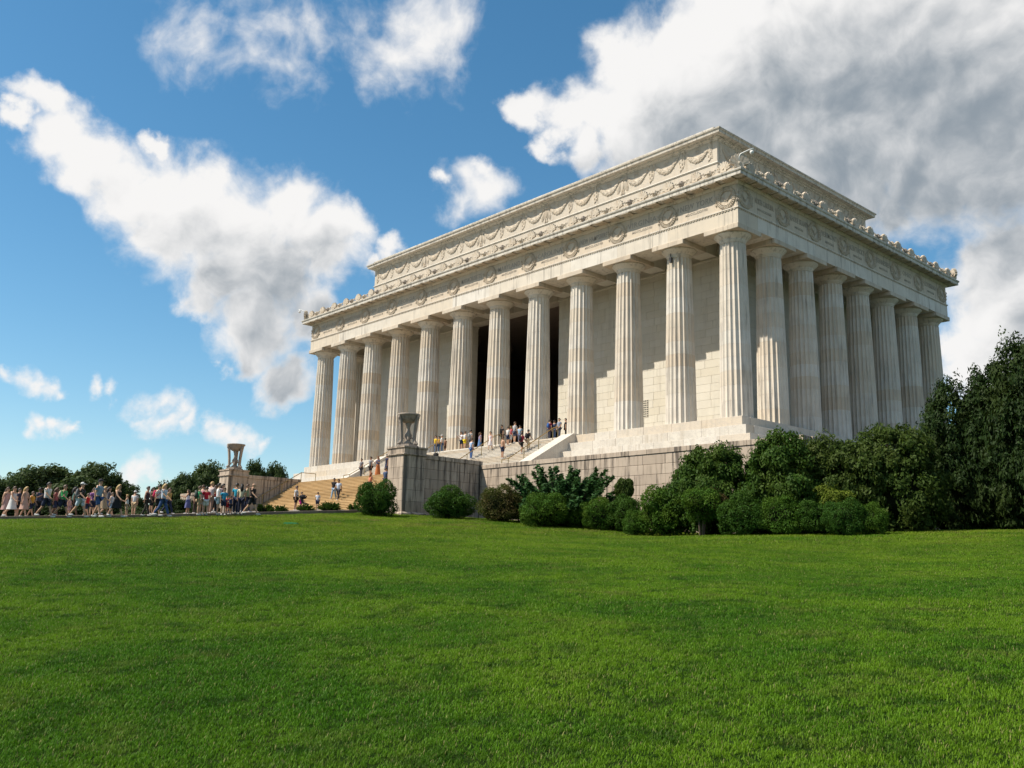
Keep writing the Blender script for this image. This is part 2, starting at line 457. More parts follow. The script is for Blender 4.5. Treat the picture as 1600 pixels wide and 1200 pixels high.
# ------------------------------------------------------------------ terrain
CTRL = [(-15.1, -42.8, -8.81), (-16.3, -38.8, -8.52), (-14.4, -35.2, -8.34), (-12.6, -31.8, -8.13), (-12.6, -28.8, -7.9), (-14.2, -24.6, -7.53), (-16, -19.9, -7.12), (-16.5, -17.5, -7.05),
        (-12.7, -20.65, -7.58), (-9.6, -17.2, -7.59), (-6.0, -16.2, -7.74), (-3.2, -14.6, -8.02), (2.1, -15.4, -8.34), (5.4, -15.4, -8.73), (9.0, -16.0, -8.68), (12.4, -15.3, -8.64), (15.3, -14.3, -8.62), (17.2, -11.5, -8.42), (19.2, -7.9, -8.21),
        (35.6, -53, -11.77), (25, -46, -11.0), (14, -56, -11.1), (5, -62, -10.6), (45, -40, -11.0), (36, -26, -9.9), (50, -62, -12.9), (30, -12, -8.7), (22, -22, -9.55), (10, -30, -9.5), (0, -40, -9.5), (45, -15, -9.3), (4, -22, -8.95), (22, -60, -11.8),
        (-28, -17, -7.15), (-40, -17, -7.15), (-28, -24, -7.45), (-30, -34, -8.35), (-45, -30, -8.3), (-60, -20, -8.4), (-28, 0, -7.6), (-28, 30, -7.8), (15, 10, -8.3), (20, 40, -8.6), (-70, 20, -8.0), (-35, -55, -9.0), (-60, -60, -8.8), (0, -80, -11)]
_P = np.array(CTRL); _n = len(_P)
def _k(r2): return np.where(r2 > 0, .5*r2*np.log(np.maximum(r2, 1e-9)), 0)
_d = ((_P[:, None, :2]-_P[None, :, :2])**2).sum(2)
_A = np.zeros((_n+3, _n+3)); _A[:_n, :_n] = _k(_d) + np.eye(_n)*6; _A[:_n, _n] = 1; _A[:_n, _n+1:] = _P[:, :2]; _A[_n:, :_n] = _A[:_n, _n:].T
_w = np.linalg.solve(_A, np.concatenate([_P[:, 2], np.zeros(3)]))
def ground_np(x, y):
    x = np.asarray(x, float); y = np.asarray(y, float); sh = x.shape; x = x.ravel(); y = y.ravel()
    out = np.zeros(len(x))
    for s in range(0, len(x), 20000):
        q = np.stack([x[s:s+20000], y[s:s+20000]], 1)
        out[s:s+20000] = _k(((q[:, None]-_P[None, :, :2])**2).sum(2)) @ _w[:_n] + _w[_n] + q @ _w[_n+1:]
    d = np.hypot(x-5, y+30); t = np.clip((d-65)/60, 0, 1); t = t*t*(3-2*t)
    out = np.clip(out, -16, -6.9)
    return (out*(1-t) + (-9.2)*t).reshape(sh)
def gz(x, y): return float(ground_np([x], [y])[0])
def axis_pts(lo, hi, step, far):
    a = list(np.arange(lo, hi+.01, step)); s = step
    while a[-1] < far: s *= 1.5; a.append(a[-1]+s)
    s = step
    while a[0] > -far: s *= 1.5; a.insert(0, a[0]-s)
    return np.array(a)
gx, gy = axis_pts(-75, 65, 1.0, 2500), axis_pts(-85, 45, 1.0, 2500)
XX, YY = np.meshgrid(gx, gy); ZZ = ground_np(XX, YY)
_rng = np.random.default_rng(3)
nx, ny = len(gx), len(gy)
idx = np.arange(nx*ny).reshape(ny, nx)
F = np.stack([idx[:-1, :-1], idx[:-1, 1:], idx[1:, 1:], idx[1:, :-1]], -1).reshape(-1, 4)
lawn_me = mesh_of('lawn', np.stack([XX, YY, ZZ], -1).reshape(-1, 3), F.tolist(), True)
t = material('lawn'); P_ = wpos(t)
c_ = t.mix(t.maprange(t.noise(P_, .12, 4, .55), .38, .66), (.014, .034, .006), (.024, .048, .008))
c_ = t.mix(t.maprange(t.noise(P_, 2.2, 5, .6), .5, .75, 0, .55), c_, (.045, .040, .018))
c_ = t.mix(t.maprange(t.noise(P_, 22, 4, .6), .3, .7, 0, .6), c_, (.022, .040, .010))
t.l.new(c_, t.p.inputs['Base Color']); t.p.inputs['Roughness'].default_value = 1; t.p.inputs['Specular IOR Level'].default_value = 0
bump(t, t.noise(P_, 16, 6, .7), .9, .06)
lawn = link('lawn', lawn_me, 'lawn', None, (0, 0, 0), kind='structure')

# plaza and kerb beside the lawn
KERB = [(-2, -66), (-9, -54), (-14.2, -46), (-16.0, -41.5), (-16.1, -38.5), (-14.6, -35.2), (-13.1, -31.8), (-12.8, -28.8), (-13.9, -24.8), (-15.3, -20.6), (-15.6, -18.6)]
def smooth_path(P, n=6):
    out = []
    for i in range(len(P)-1):
        p0, p1, p2, p3 = (Vector(P[max(i-1, 0)]), Vector(P[i]), Vector(P[i+1]), Vector(P[min(i+2, len(P)-1)]))
        for j in range(n):
            u = j/n; out.append(.5*((2*p1)+(p2-p0)*u+(2*p0-5*p1+4*p2-p3)*u*u+(3*p1-p0-3*p2+p3)*u**3))
    return out + [Vector(P[-1])]
KP = smooth_path(KERB)
PZ = .14
V = []; F = []; NW = 30
for i, k in enumerate(KP):
    f = i/(len(KP)-1)
    end = Vector((-78 + 0*f, -75 + 58*f))
    for j in range(NW+1):
        q = k.lerp(end, (j/NW)**1.5); V.append((q.x, q.y, gz(q.x, q.y)+PZ-.03))
for i in range(len(KP)-1):
    for j in range(NW):
        a = i*(NW+1)+j; F.append((a, a+NW+1, a+NW+2, a+1))
plaza = link('plaza', mesh_of('plaza', V, F, True), 'paving', None, (0, 0, 0), kind='structure')
kerb = thing('kerb', 'low curved brown stone kerb between the lawn and the plaza', 'kerb', (KP[20].x, KP[20].y, gz(*KP[20])))
seg = 3
for i in range(0, len(KP)-seg, seg):
    a = MB(); P2 = KP[i:i+seg+1]
    for q0, q1 in zip(P2[:-1], P2[1:]):
        d = (q1-q0).normalized(); nrm = Vector((d.y, -d.x))
        if q0 is P2[0]: q0 = q0 + d*.012
        Vv = []
        for q in (q0, q1):
            z = gz(q.x, q.y)
            for o_, zz in ((.16, -.15), (.15, PZ+.03), (.13, PZ+.05), (-.15, PZ+.05), (-.16, -.15)): Vv.append((q.x+nrm.x*o_, q.y+nrm.y*o_, z+zz))
        Vv = [Vector(v)-ORG[kerb.name] for v in Vv]
        a.add(Vv, [(0, 1, 6, 5), (1, 2, 7, 6), (2, 3, 8, 7), (3, 4, 9, 8), (0, 5, 9, 4), (4, 3, 2, 1, 0), (5, 6, 7, 8, 9)])
    link('kerb_stone', a.mesh('kerb_stone'), 'kerb_stone', kerb, ORG[kerb.name])

# ------------------------------------------------------------------ memorial temple
rng = random.Random(11)
XC = [-.12, -4.87, -9.86, -14.94, -20.05, -25.21, -30.54, -35.66, -40.74, -45.78, -50.75, -55.62]     # front column axes
SP = 4.499; YC = [SP*k for k in range(8)]; YB = YC[-1]
XL, XR = XC[-1], -.06
ZS, H = -.15, 13.41                                       # stylobate top, underside of the architrave
ZT = -3.4                                                 # terrace level
CXM = (XL+XR)/2
temple = thing('memorial_temple', 'white marble temple with fluted columns, carved friezes and a flat attic', 'temple', (CXM, YB/2, ZT))
FX0, FX1, FY0, FY1 = XL-1.33, XR+1.33, -1.33, YB+1.33     # architrave outer faces
# stylobate: steps as cores with blocks on the faces in view
lev = [(1.22, ZS, -.90), (2.05, -.90, -1.65), (2.90, -1.65, -2.40), (3.75, -2.40, ZT)]
for (o_, zt, zb) in lev:
    core = MB().box(XL-o_+.05, XR+o_-.05, -o_+.05, YB+o_-.05, zb, zt-.004)
    st = link('stylobate_step', core.mesh('stylobate_step'), 'marble_white', temple, (0, 0, 0))
    st.location = -ORG[temple.name]; ORG[st.name] = Vector((0, 0, 0))
    face_blocks(st, 'step_block', 'marble_white', (XL-o_+.05, -o_+.05), 'x', XR-XL+2*o_-.1, zb+.006, zt, zt-zb, [2.3, 2.9, 2.6], rng, depth=.9, proud=.05)
    face_blocks(st, 'step_block', 'marble_white', (XR+o_-.05, -o_+.9), 'y', 12, zb+.006, zt, zt-zb, [2.6, 3.1], rng, depth=.9, proud=.05)

# fluted drums
NF, SEG = 20, 4
def col_r(z):                                             # taper with a slight swelling
    u = (z-ZS)/(H-1.0-ZS); return 1.13 - .20*u - .02*u*u + .018*math.sin(math.pi*u)
def fluted(z0, z1, zs, ch=.012):
    V = []; F = []; n = NF*SEG
    prof = [(z0, ch*1.4), (z0+ch, 0)] + zs + [(z1-ch, 0), (z1, ch*1.4)]
    for z, d in prof:
        r = col_r(z)-d
        for i in range(n):
            u = (i % SEG)/SEG; a = 2*math.pi*i/n
            k = r - .105*r*math.sin(math.pi*u)**.7 if i % SEG else r
            V.append((k*math.cos(a), k*math.sin(a), z-z0))
    for j in range(len(prof)-1):
        for i in range(n): F.append((j*n+i, j*n+(i+1) % n, (j+1)*n+(i+1) % n, (j+1)*n+i))
    F.append(tuple(range(n-1, -1, -1))); F.append(tuple((len(prof)-1)*n+i for i in range(n)))
    return V, F
ZN = H-1.02                                               # neck
ND = 12; zz = [ZS + (ZN-ZS)*k/ND for k in range(ND+1)]
zz = [z + (.16*math.sin(7*k) if 0 < k < ND else 0) for k, z in enumerate(zz)]
drum_me = [mesh_of('drum', *fluted(zz[k], zz[k+1], [])) for k in range(ND)]
V, F = fluted(ZS, ZN, [(z, 0) for z in zz[1:-1]], .01); shaft_me = mesh_of('shaft', V, F)
cap = MB().lathe([(col_r(ZN)*.965, 0), (col_r(ZN)*.985, .10), (col_r(ZN)*.985, .14), (.93, .15), (.945, .2), (.93, .22), (.99, .27), (1.13, .42), (1.27, .54), (1.325, .60), (1.31, .64), (1.1, .645)], 48)
V, F = cap.V, cap.F
cap_me = cap.mesh('column'); abacus_me = MB().box(-1.45, 1.45, -1.45, 1.45, 0, .373).mesh('abacus')
bm = bmesh.new(); bm.from_mesh(abacus_me)
bmesh.ops.bevel(bm, geom=list(bm.edges), offset=.025, segments=1, affect='EDGES')
bm.to_mesh(abacus_me); bm.free()
for p in cap_me.polygons: p.use_smooth = p.center.z < .62
def column(x, y, drums=True, z0=ZS):
    c = link('column', cap_me, 'marble', temple, (x, y, ZN), (0, 0, 0))
    link('abacus', abacus_me, 'marble_carved', c, (x, y, ZN+.645))
    if drums:
        for k in range(ND):
            link('drum', drum_me[k], 'marble', c, (x, y, zz[k]), (0, 0, rng.choice([0, 1, 2, 3])*2*math.pi/NF))
    else: link('shaft', shaft_me, 'marble', c, (x, y, ZS))
    return c
for x in XC: column(x, 0)
for y in YC[1:]: column(XR, y)
for y in YC[1:]: column(XL, y, False)
for x in XC[1:-1]: column(x, YB, False)
# cella: walls with a wide front opening, two columns standing in it
CX0, CX1, CY0, CY1, TH = -52.1, -3.7, 3.8, YB-3.8, 1.3
DX0, DX1 = -34.35, -21.35
cell = MB()
cell.box(CX0, DX0, CY0, CY0+TH, ZS, 14.7).box(DX1, CX1, CY0, CY0+TH, ZS, 14.7)
cell.box(CX0, CX1, CY1-TH, CY1, ZS, 14.7).box(CX0, CX0+TH, CY0+TH, CY1-TH, ZS, 14.7).box(CX1-TH, CX1, CY0+TH, CY1-TH, ZS, 14.7)
cell.box(DX0, DX1, CY0+.02, CY0+TH, H, 14.7)
cw = link('cella_wall', cell.mesh('cella_wall'), 'marble_joint', temple, (0, 0, 0)); cw.location = -ORG[temple.name]; ORG[cw.name] = Vector((0, 0, 0))
face_blocks(cw, 'marble_block', 'marble_wall', (DX1, CY0), 'x', CX1-DX1, ZS, H+.6, .62, [1.35, 1.65, 1.95], rng, gap=.010)
face_blocks(cw, 'marble_block', 'marble_wall', (CX0, CY0), 'x', DX0-CX0, ZS, H+.6, .62, [1.35, 1.65, 1.95], rng, gap=.010, stuff='far_marble_blocks')
face_blocks(cw, 'marble_block', 'marble_wall', (CX1, CY0), 'y', CY1-CY0, ZS, H+.6, .62, [1.5, 2.0], rng, gap=.014, stuff='side_marble_blocks')
face_blocks(cw, 'marble_block', 'marble_wall', (DX0, CY0), 'y', TH, ZS, H, .62, [1.3], rng, gap=.014, stuff='jamb_marble_blocks')
for x0, x1 in ((CX0, DX0), (DX1, CX1)):
    link('wall_cap', MB().box(x0-.06, x1+.06, CY0-.12, CY0+TH+.06, H-.16, H-.006).mesh('wall_cap'), 'marble_wall', cw, (0, 0, 0))
link('interior_floor', MB().box(CX0+TH, CX1-TH, CY0+.6, CY1-TH, ZS, ZS+.012).mesh('interior_floor'), 'kerb_stone', temple, (0, 0, 0)).location = -ORG[temple.name]  # dark stone colour carries the shade inside the opening
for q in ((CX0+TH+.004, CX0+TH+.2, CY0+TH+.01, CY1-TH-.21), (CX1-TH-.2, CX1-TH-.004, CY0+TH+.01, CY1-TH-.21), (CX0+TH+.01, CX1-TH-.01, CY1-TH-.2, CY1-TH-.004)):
    link('interior_shade_lining', MB().box(*q, ZS+.02, 14.64).mesh('interior_shade_lining'), 'kerb_stone', temple, (0, 0, 0)).location = -ORG[temple.name]  # dark lining added, the interior's shade put into its colour
link('interior_ceiling', MB().box(CX0+TH+.21, CX1-TH-.21, CY0+TH+.01, CY1-TH-.21, 14.5, 14.63).mesh('interior_ceiling'), 'kerb_stone', temple, (0, 0, 0)).location = -ORG[temple.name]  # dark as well, shade put into the colour
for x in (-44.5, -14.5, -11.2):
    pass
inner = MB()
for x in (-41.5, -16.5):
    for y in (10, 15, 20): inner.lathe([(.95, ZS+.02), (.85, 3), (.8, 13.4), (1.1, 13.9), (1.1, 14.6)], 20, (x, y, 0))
link('inner_columns', inner.mesh('inner_columns'), 'kerb_stone', temple, (0, 0, 0)).location = -ORG[temple.name]  # same dark colour standing in for the interior shade
# peristyle ceiling and beams
link('ceiling', MB().box(FX0+.25, FX1-.25, FY0+.25, FY1-.25, 14.66, 16.3).mesh('ceiling'), 'marble_wall', temple, (0, 0, 0)).location = -ORG[temple.name]
for x in XC[1:-1]:
    link('ceiling_beam', MB().box(-.75, .75, 1.05, CY0, H+.06, 14.66).mesh('ceiling_beam'), 'marble_wall', temple, (x, 0, 0))
for y in YC[1:-1]:
    link('ceiling_beam', MB().box(CX1, XR-1.05, -.75, .75, H+.06, 14.66).mesh('ceiling_beam'), 'marble_wall', temple, (0, y, 0))
# architrave blocks, bay by bay
xe = [FX1] + [(a) for a in XC[1:-1]] + [FX0]
for a, b in zip(xe[:-1], xe[1:]):
    link('architrave_block', MB().box(b+.004, a-.004, FY0, 1.1, H, 14.52).mesh('architrave_block'), 'marble', temple, (0, 0, 0)).location = -ORG[temple.name]
ye = [1.104] + YC[1:-1] + [FY1]
for a, b in zip(ye[:-1], ye[1:]):
    link('architrave_block', MB().box(XR-1.1, FX1, a+.004, b-.004, H, 14.52).mesh('architrave_block'), 'marble', temple, (0, 0, 0)).location = -ORG[temple.name]
bk = MB().box(FX0, XL+1.1, 1.104, FY1, H, 14.52).box(XL+1.104, XR-1.104, YB-1.1, FY1, H, 14.52)
link('architrave_block', bk.mesh('architrave_block'), 'marble', temple, (0, 0, 0)).location = -ORG[temple.name]
def tring(name, P, mat, rect=None):
    r_ = rect or (FX0, FX1, FY0, FY1)
    o = link(name, MB().ring(*r_, P).mesh(name), mat, temple, (0, 0, 0)); o.location = -ORG[temple.name]; ORG[o.name] = Vector((0, 0, 0)); return o
tring('taenia', [(-.6, 14.52), (.02, 14.52), (.07, 14.545), (.07, 14.63), (-.6, 14.63)], 'marble')
# row of small beads under the taenia
bd = MB()
for i in range(0, 232):
    x = FX0+.12 + i*.25
    if x < FX1-.05: bd.box(x, x+.12, FY0-.055, FY0+.05, 14.452, 14.517)
for i in range(0, 136):
    y = FY0+.12+i*.25
    if y < FY1-.05: bd.box(FX1-.05, FX1+.055, y, y+.12, 14.452, 14.517)
link('bead_row', bd.mesh('bead_row'), 'marble_carved', temple, (0, 0, 0), kind='stuff').location = -ORG[temple.name]
frieze = tring('frieze', [(-.6, 14.63), (-.03, 14.63), (-.03, 16.32), (-.6, 16.32)], 'marble')
# cornice
tring('bed_moulding', [(-.6, 16.32), (.02, 16.32), (.10, 16.42), (.16, 16.52), (-.6, 16.52)], 'marble')
cornice = tring('cornice', [(-.6, 16.56), (.80, 16.60), (.80, 16.56), (.84, 16.56), (.84, 16.80), (.90, 16.83), (.93, 16.90), (.93, 16.97), (-.5, 17.05), (-2.6, 17.1), (-2.6, 16.56)], 'marble_weathered')
mut = MB().box(-.43, .43, -.72, 0, 0, .07)
for i in range(6):
    for j in range(3): mut.lathe([(.035, -.035), (.045, 0)], 6, (-.34+i*.136, -.60+j*.2, 0))
mut_me = mut.mesh('mutule')
n = 44; w = (FX1-FX0+.6)/n
for i in range(n): link('mutule', mut_me, 'marble_carved', cornice, (FX0-.3+w*(i+.5), FY0-.10, 16.50))
n = 26; w = (FY1-FY0+.6)/n
for i in range(n): link('mutule', mut_me, 'marble_carved', cornice, (FX1+.10, FY0-.3+w*(i+.5), 16.50), (0, 0, R(90)))

# wreaths over the columns: two interlaced rings of leaves
def leafshape(mb, c, d, nrm, L, Wd, t):
    d = Vector(d).normalized(); nrm = Vector(nrm).normalized(); s = d.cross(nrm); c = Vector(c)
    mb.add([c-d*L*.5, c+s*Wd*.5+nrm*t*.3, c+d*L*.5, c-s*Wd*.5+nrm*t*.3, c+nrm*t], [(0, 1, 4), (1, 2, 4), (2, 3, 4), (3, 0, 4)])
wr = MB()
for cx in (0,):
    R0 = .66
    for i in range(30):
        a = 2*math.pi*i/30
        for k in (-1, 0, 1):
            rr = R0+k*.10
            leafshape(wr, (cx+rr*math.cos(a), -.02, rr*math.sin(a)), (-math.sin(a)+k*.5*math.cos(a), 0, math.cos(a)+k*.5*math.sin(a)), (0, -1, 0), .26, .13, .10)
    wr.add([(cx+r_*math.cos(2*math.pi*i/24), y, r_*math.sin(2*math.pi*i/24)) for r_, y in ((R0-.13, 0), (R0-.1, -.06), (R0+.1, -.06), (R0+.13, 0)) for i in range(24)],
           [(j*24+i, j*24+(i+1) % 24, (j+1)*24+(i+1) % 24, (j+1)*24+i) for j in range(3) for i in range(24)])
for s in (-1, 1):                                         # palm sprays inside and beside the ring
    for i in range(4):
        leafshape(wr, (s*(.10+.09*i), -.02, -.16+.10*i), (s*.5, 0, .8), (0, -1, 0), .34, .12, .08)
    for i in range(3): leafshape(wr, (s*(.86+.04*i), -.01, -.35+.3*i), (s*.25, 0, 1), (0, -1, 0), .42, .15, .09)
wr_me = wr.mesh('wreath')
ZW = 15.48
wx = [FX1-.95] + XC[1:-1] + [FX0+.95]
wy = [FY0+.95] + YC[1:-1] + [FY1-.95]
for x in wx: link('wreath', wr_me, 'marble_carved', frieze, (x, FY0+.03, ZW))
for y in wy: link('wreath', wr_me, 'marble_carved', frieze, (FX1-.03, y, ZW), (0, 0, R(90)))
STATES = [('NEW YORK', 'MDCCLXXXVIII'), ('VIRGINIA', 'MDCCLXXXVIII'), ('NEW HAMPSHIRE', 'MDCCLXXXVIII'), ('CAROLINA', 'MDCCLXXXVIII'), ('MARYLAND', 'MDCCLXXXVIII'), ('MASSACHUSETTS', 'MDCCLXXXVIII'),
          ('CONNECTICUT', 'MDCCLXXXVIII'), ('GEORGIA', 'MDCCLXXXVIII'), ('NEW JERSEY', 'MDCCLXXXVII'), ('PENNSYLVANIA', 'MDCCLXXXVII'), ('DELAWARE', 'MDCCLXXXVII')]
SIDE = [('NORTH CAROLINA', 'MDCCLXXXIX'), ('RHODE ISLAND', 'MDCCXC'), ('VERMONT', 'MDCCXCI'), ('KENTUCKY', 'MDCCXCII'), ('TENNESSEE', 'MDCCXCVI'), ('OHIO', 'MDCCCII'), ('LOUISIANA', 'MDCCCXII')]
def text_mesh(body, size, maxw, ext=.03):
    cu = bpy.data.curves.new('inscription', 'FONT'); cu.body = body; cu.size = size; cu.align_x = 'CENTER'; cu.extrude = ext; cu.resolution_u = 2; cu.space_character = 1.12; cu.offset = .004
    o = bpy.data.objects.new('inscription', cu); COL.objects.link(o)
    dg = bpy.context.evaluated_depsgraph_get(); me = bpy.data.meshes.new_from_object(o.evaluated_get(dg))
    bpy.data.objects.remove(o); bpy.data.curves.remove(cu)
    w_ = max(v.co.x for v in me.vertices)-min(v.co.x for v in me.vertices)
    if w_ > maxw: me.transform(Matrix.Diagonal((maxw/w_, 1, 1, 1)))
    me.materials.clear(); return me
def inscribe(pair, loc, rz, maxw):
    for body, size, dz in ((pair[0], .62, .02), (pair[1], .26, -.46)):
        link('inscription', text_mesh(body, size, maxw if size > .5 else maxw*.8), 'marble_letter_shade', frieze, (loc[0], loc[1], ZW+dz), (R(90), 0, rz))
for i, st_ in enumerate(STATES): inscribe(st_, ((wx[i]+wx[i+1])/2, FY0+.04, 0), 0, 2.9)
for i, st_ in enumerate(SIDE): inscribe(st_, (FX1-.04, (wy[i]+wy[i+1])/2, 0), R(90), 2.4)

# cresting on the cornice: palmettes, scrolls and lion heads
pal = MB()
for k in range(-4, 5):
    a = k*R(20); L = .62*math.cos(a*.55); w0 = .085
    d = Vector((math.sin(a), 0, math.cos(a))); s = Vector((math.cos(a), 0, -math.sin(a)))
    b0 = Vector((k*.022, 0, .20)); 
    pts = [b0-s*.03, b0+d*L*.55-s*w0, b0+d*L*.9-s*w0*.8, b0+d*L, b0+d*L*.9+s*w0*.8, b0+d*L*.55+s*w0, b0+s*.03]
    pal.slab_xz([(p.x, p.z) for p in pts], -.09-.01*(k % 2), .09)
pal.slab_xz([(-.24, 0), (-.26, .16), (-.12, .3), (.12, .3), (.26, .16), (.24, 0)], -.13, .13)
pal.ball((0, -.1, .22), (.11, .08, .11), 8, 5)
pal_me = pal.mesh('antefix')
scr = MB()
for s in (-1, 1):
    pts = []
    for j in range(22):
        u = j/21; a = 4.6*math.pi*u*.55; rr = .20*(1-u*.78)
        pts.append((s*(.30 + rr*math.cos(a)), -.02, .22 + rr*math.sin(a)))
    scr.tube(pts, [.055*(1-.45*j/21) for j in range(22)], 5)
    scr.tube([(s*.5, 0, .12), (s*.6, -.03, .26), (s*.68, 0, .36)], [.06, .05, .02], 5)
    for j in range(3): leafshape(scr, (s*(.10+.2*j), -.03, .38-.06*j), (s*.6, 0, .8), (0, -1, 0), .26, .15, .1)
scr.box(-.75, .75, -.04, .12, 0, .14)
scr_me = scr.mesh('scroll')
lion = MB().ball((0, -.10, .24), (.17, .15, .18), 10, 7).ball((0, -.26, .20), (.085, .09, .08), 8, 5)
for i in range(12):
    a = 2*math.pi*i/12; lion.ball((.18*math.cos(a), -.06, .25+.18*math.sin(a)), (.075, .07, .075), 6, 4)
lion.ball((-.10, -.14, .40), .045, 6, 4).ball((.10, -.14, .40), .045, 6, 4)
lion_me = lion.mesh('lion_head')
cb = [(.62, 17.03), (.62, 17.16), (.40, 17.18), (.40, 17.05)]
crest = tring('cresting_base', cb, 'marble_carved')
def crest_run(n, f, rz):
    for i in range(n):
        link('antefix', pal_me, 'marble_carved', crest, f((i+.5)/n), (0, 0, rz), (1, 1, 1.0))
        for d in (.25, .75): link('scroll', scr_me, 'marble_carved', crest, f((i+d+ (.0 if d < .5 else 0))/n), (0, 0, rz))
        if i < n-1: link('lion_head', lion_me, 'tripod_stone' if i % 2 else 'marble_carved', crest, f((i+1)/n), (0, 0, rz))
ex0, ex1, ey0, ey1 = FX0-.55, FX1+.55, FY0-.55, FY1+.55
crest_run(24, lambda u: (ex1+(ex0-ex1)*u, ey0, 17.14), 0)
crest_run(14, lambda u: (ex1, ey0+(ey1-ey0)*u, 17.14), R(90))
for (x, y) in ((ex1, ey0), (ex0, ey0), (ex1, ey1)):
    link('corner_antefix', pal_me, 'marble_carved', crest, (x, y, 17.10), (0, 0, R(45) if x == ex1 and y == ey0 else (R(-45) if x == ex0 else R(135))), (1.25, 1.25, 1.35))

# attic
AX0, AX1, AY0, AY1 = XL+3.75, XR-3.75, 3.65, YB-3.65
AR = (AX0, AX1, AY0, AY1)
attic = link('attic', MB().box(AX0, AX1, AY0, AY1, 17.0, 23.1).mesh('attic'), 'marble_white', temple, (0, 0, 0)); attic.location = -ORG[temple.name]; ORG[attic.name] = Vector((0, 0, 0))
tring('attic_string_course', [(-.3, 21.10), (.06, 21.10), (.10, 21.16), (.06, 21.24), (-.3, 21.24)], 'marble_white', AR)
tring('attic_cornice', [(-.5, 23.05), (.06, 23.05), (.12, 23.16), (.26, 23.20), (.28, 23.30), (.66, 23.33), (.68, 23.56), (.76, 23.60), (.78, 23.70), (-.5, 23.78)], 'marble_weathered', AR)
for i in range(20):
    w = (AX1-AX0-.1)/20; link('parapet_block', block(round(w-.01, 3), .9, .36 + .0, .02), 'marble_weathered', attic, (AX0+.05+w*(i+.5), AY0-.32, 23.74))
for i in range(11):
    w = (AY1-AY0-1.9)/11; link('parapet_block', block(round(w-.01, 3), .9, .34, .02), 'marble_weathered', attic, (AX1+.26, AY0+.8+w*(i+.5), 23.74), (0, 0, R(90)))
link('parapet_block', MB().box(AX0+.8, AX1-.85, AY0+.8, AY1-.1, 23.6, 23.85).mesh('parapet_block'), 'marble_white', attic, (0, 0, 0))
rl = random.Random(4)
def swag_mesh(Wd):
    mb = MB(); pts = []; rad = []
    for j in range(17):
        u = j/16; x = (u-.5)*Wd*.82; z = .62 - 1.02*(1-(2*u-1)**2)**.85
        pts.append((x, -.03, z+.28)); rad.append(.07 + .20*math.sin(math.pi*u)**1.3)
    mb.tube(pts, rad, 8)
    for k in range(150):
        j = rl.randrange(1, 16); p = Vector(pts[j]); r_ = rad[j]
        a = rl.uniform(-1.4, 1.4)
        leafshape(mb, (p.x+rl.uniform(-.1, .1), p.y-r_*math.cos(a), p.z+r_*math.sin(a)), (rl.uniform(.4, 1), 0, rl.uniform(-.6, .6)), (0, -math.cos(a), math.sin(a)), .2, .11, .05)
    for s in (-1, 1):
        x = s*Wd*.41
        mb.ball((x, -.06, .92), .12, 8, 5)
        mb.tube([(x, -.03, .9), (x+s*.10, -.04, .5), (x+s*.02, -.04, .1), (x+s*.14, -.03, -.45)], [.06, .08, .07, .05], 5)
    # rosette hanging above the dip
    for i in range(9):
        a = 2*math.pi*i/9; leafshape(mb, (.2*math.cos(a), -.03, .62+.16*math.sin(a)), (math.cos(a), 0, math.sin(a)), (0, -1, 0), .26, .15, .08)
    return mb.mesh('swag')
eg = MB()
eg.ball((0, -.10, .05), (.19, .16, .46), 10, 8).ball((.03, -.18, .62), (.11, .12, .13), 8, 6).ball((.14, -.22, .60), (.09, .045, .045), 6, 4)
for s in (-1, 1):
    for i in range(7):
        x0 = s*(.16+.055*i); leafshape(eg, (x0+s*.06, -.04-.02*(i % 2), .10-.05*i+.12*(i < 3)), (s*.12*i/6, 0, -1), (0, -1, 0), 1.25-.06*i, .17, .14)
    eg.tube([(s*.12, -.08, .5), (s*.34, -.10, .66), (s*.56, -.06, .42)], [.12, .13, .06], 6)
    eg.tube([(s*.09, -.12, -.35), (s*.12, -.14, -.75)], [.08, .05], 6)
for i in range(5): leafshape(eg, ((i-2)*.09, -.04, -.62), ((i-2)*.12, 0, -1), (0, -1, 0), .5, .13, .08)
eg_me = eg.mesh('carved_eagle')
pd = MB().tube([(0, -.04, .95), (0, -.07, .6), (0, -.05, -.5)], [.10, .14, .05], 6)
for i in range(6): leafshape(pd, (.10*(-1)**i, -.06, .5-.2*i), (.4*(-1)**i, 0, -1), (0, -1, 0), .4, .2, .1)
pd_me = pd.mesh('pendant')
Z_A = 22.1
def garland(n_seg, f, rz, L):
    n = n_seg*3; sw = swag_mesh(L/n)
    for i in range(n): link('swag', sw, 'marble_carved', attic, f((i+.5)/n), (0, 0, rz), (1, .42, 1))
    for i in range(n+1):
        u = min(max(i/n, .008), .992)
        link('carved_eagle' if (i % 3 == 0 and 0 < i < n) else 'pendant', eg_me if (i % 3 == 0 and 0 < i < n) else pd_me, 'marble_carved', attic, f(u), (0, 0, rz), (1, .5, 1))
garland(5, lambda u: (AX0+.3+(AX1-AX0-.6)*u, AY0, Z_A), 0, AX1-AX0-.6)
garland(3, lambda u: (AX1, AY0+.3+(AY1-AY0-.6)*u, Z_A), R(90), AY1-AY0-.6)
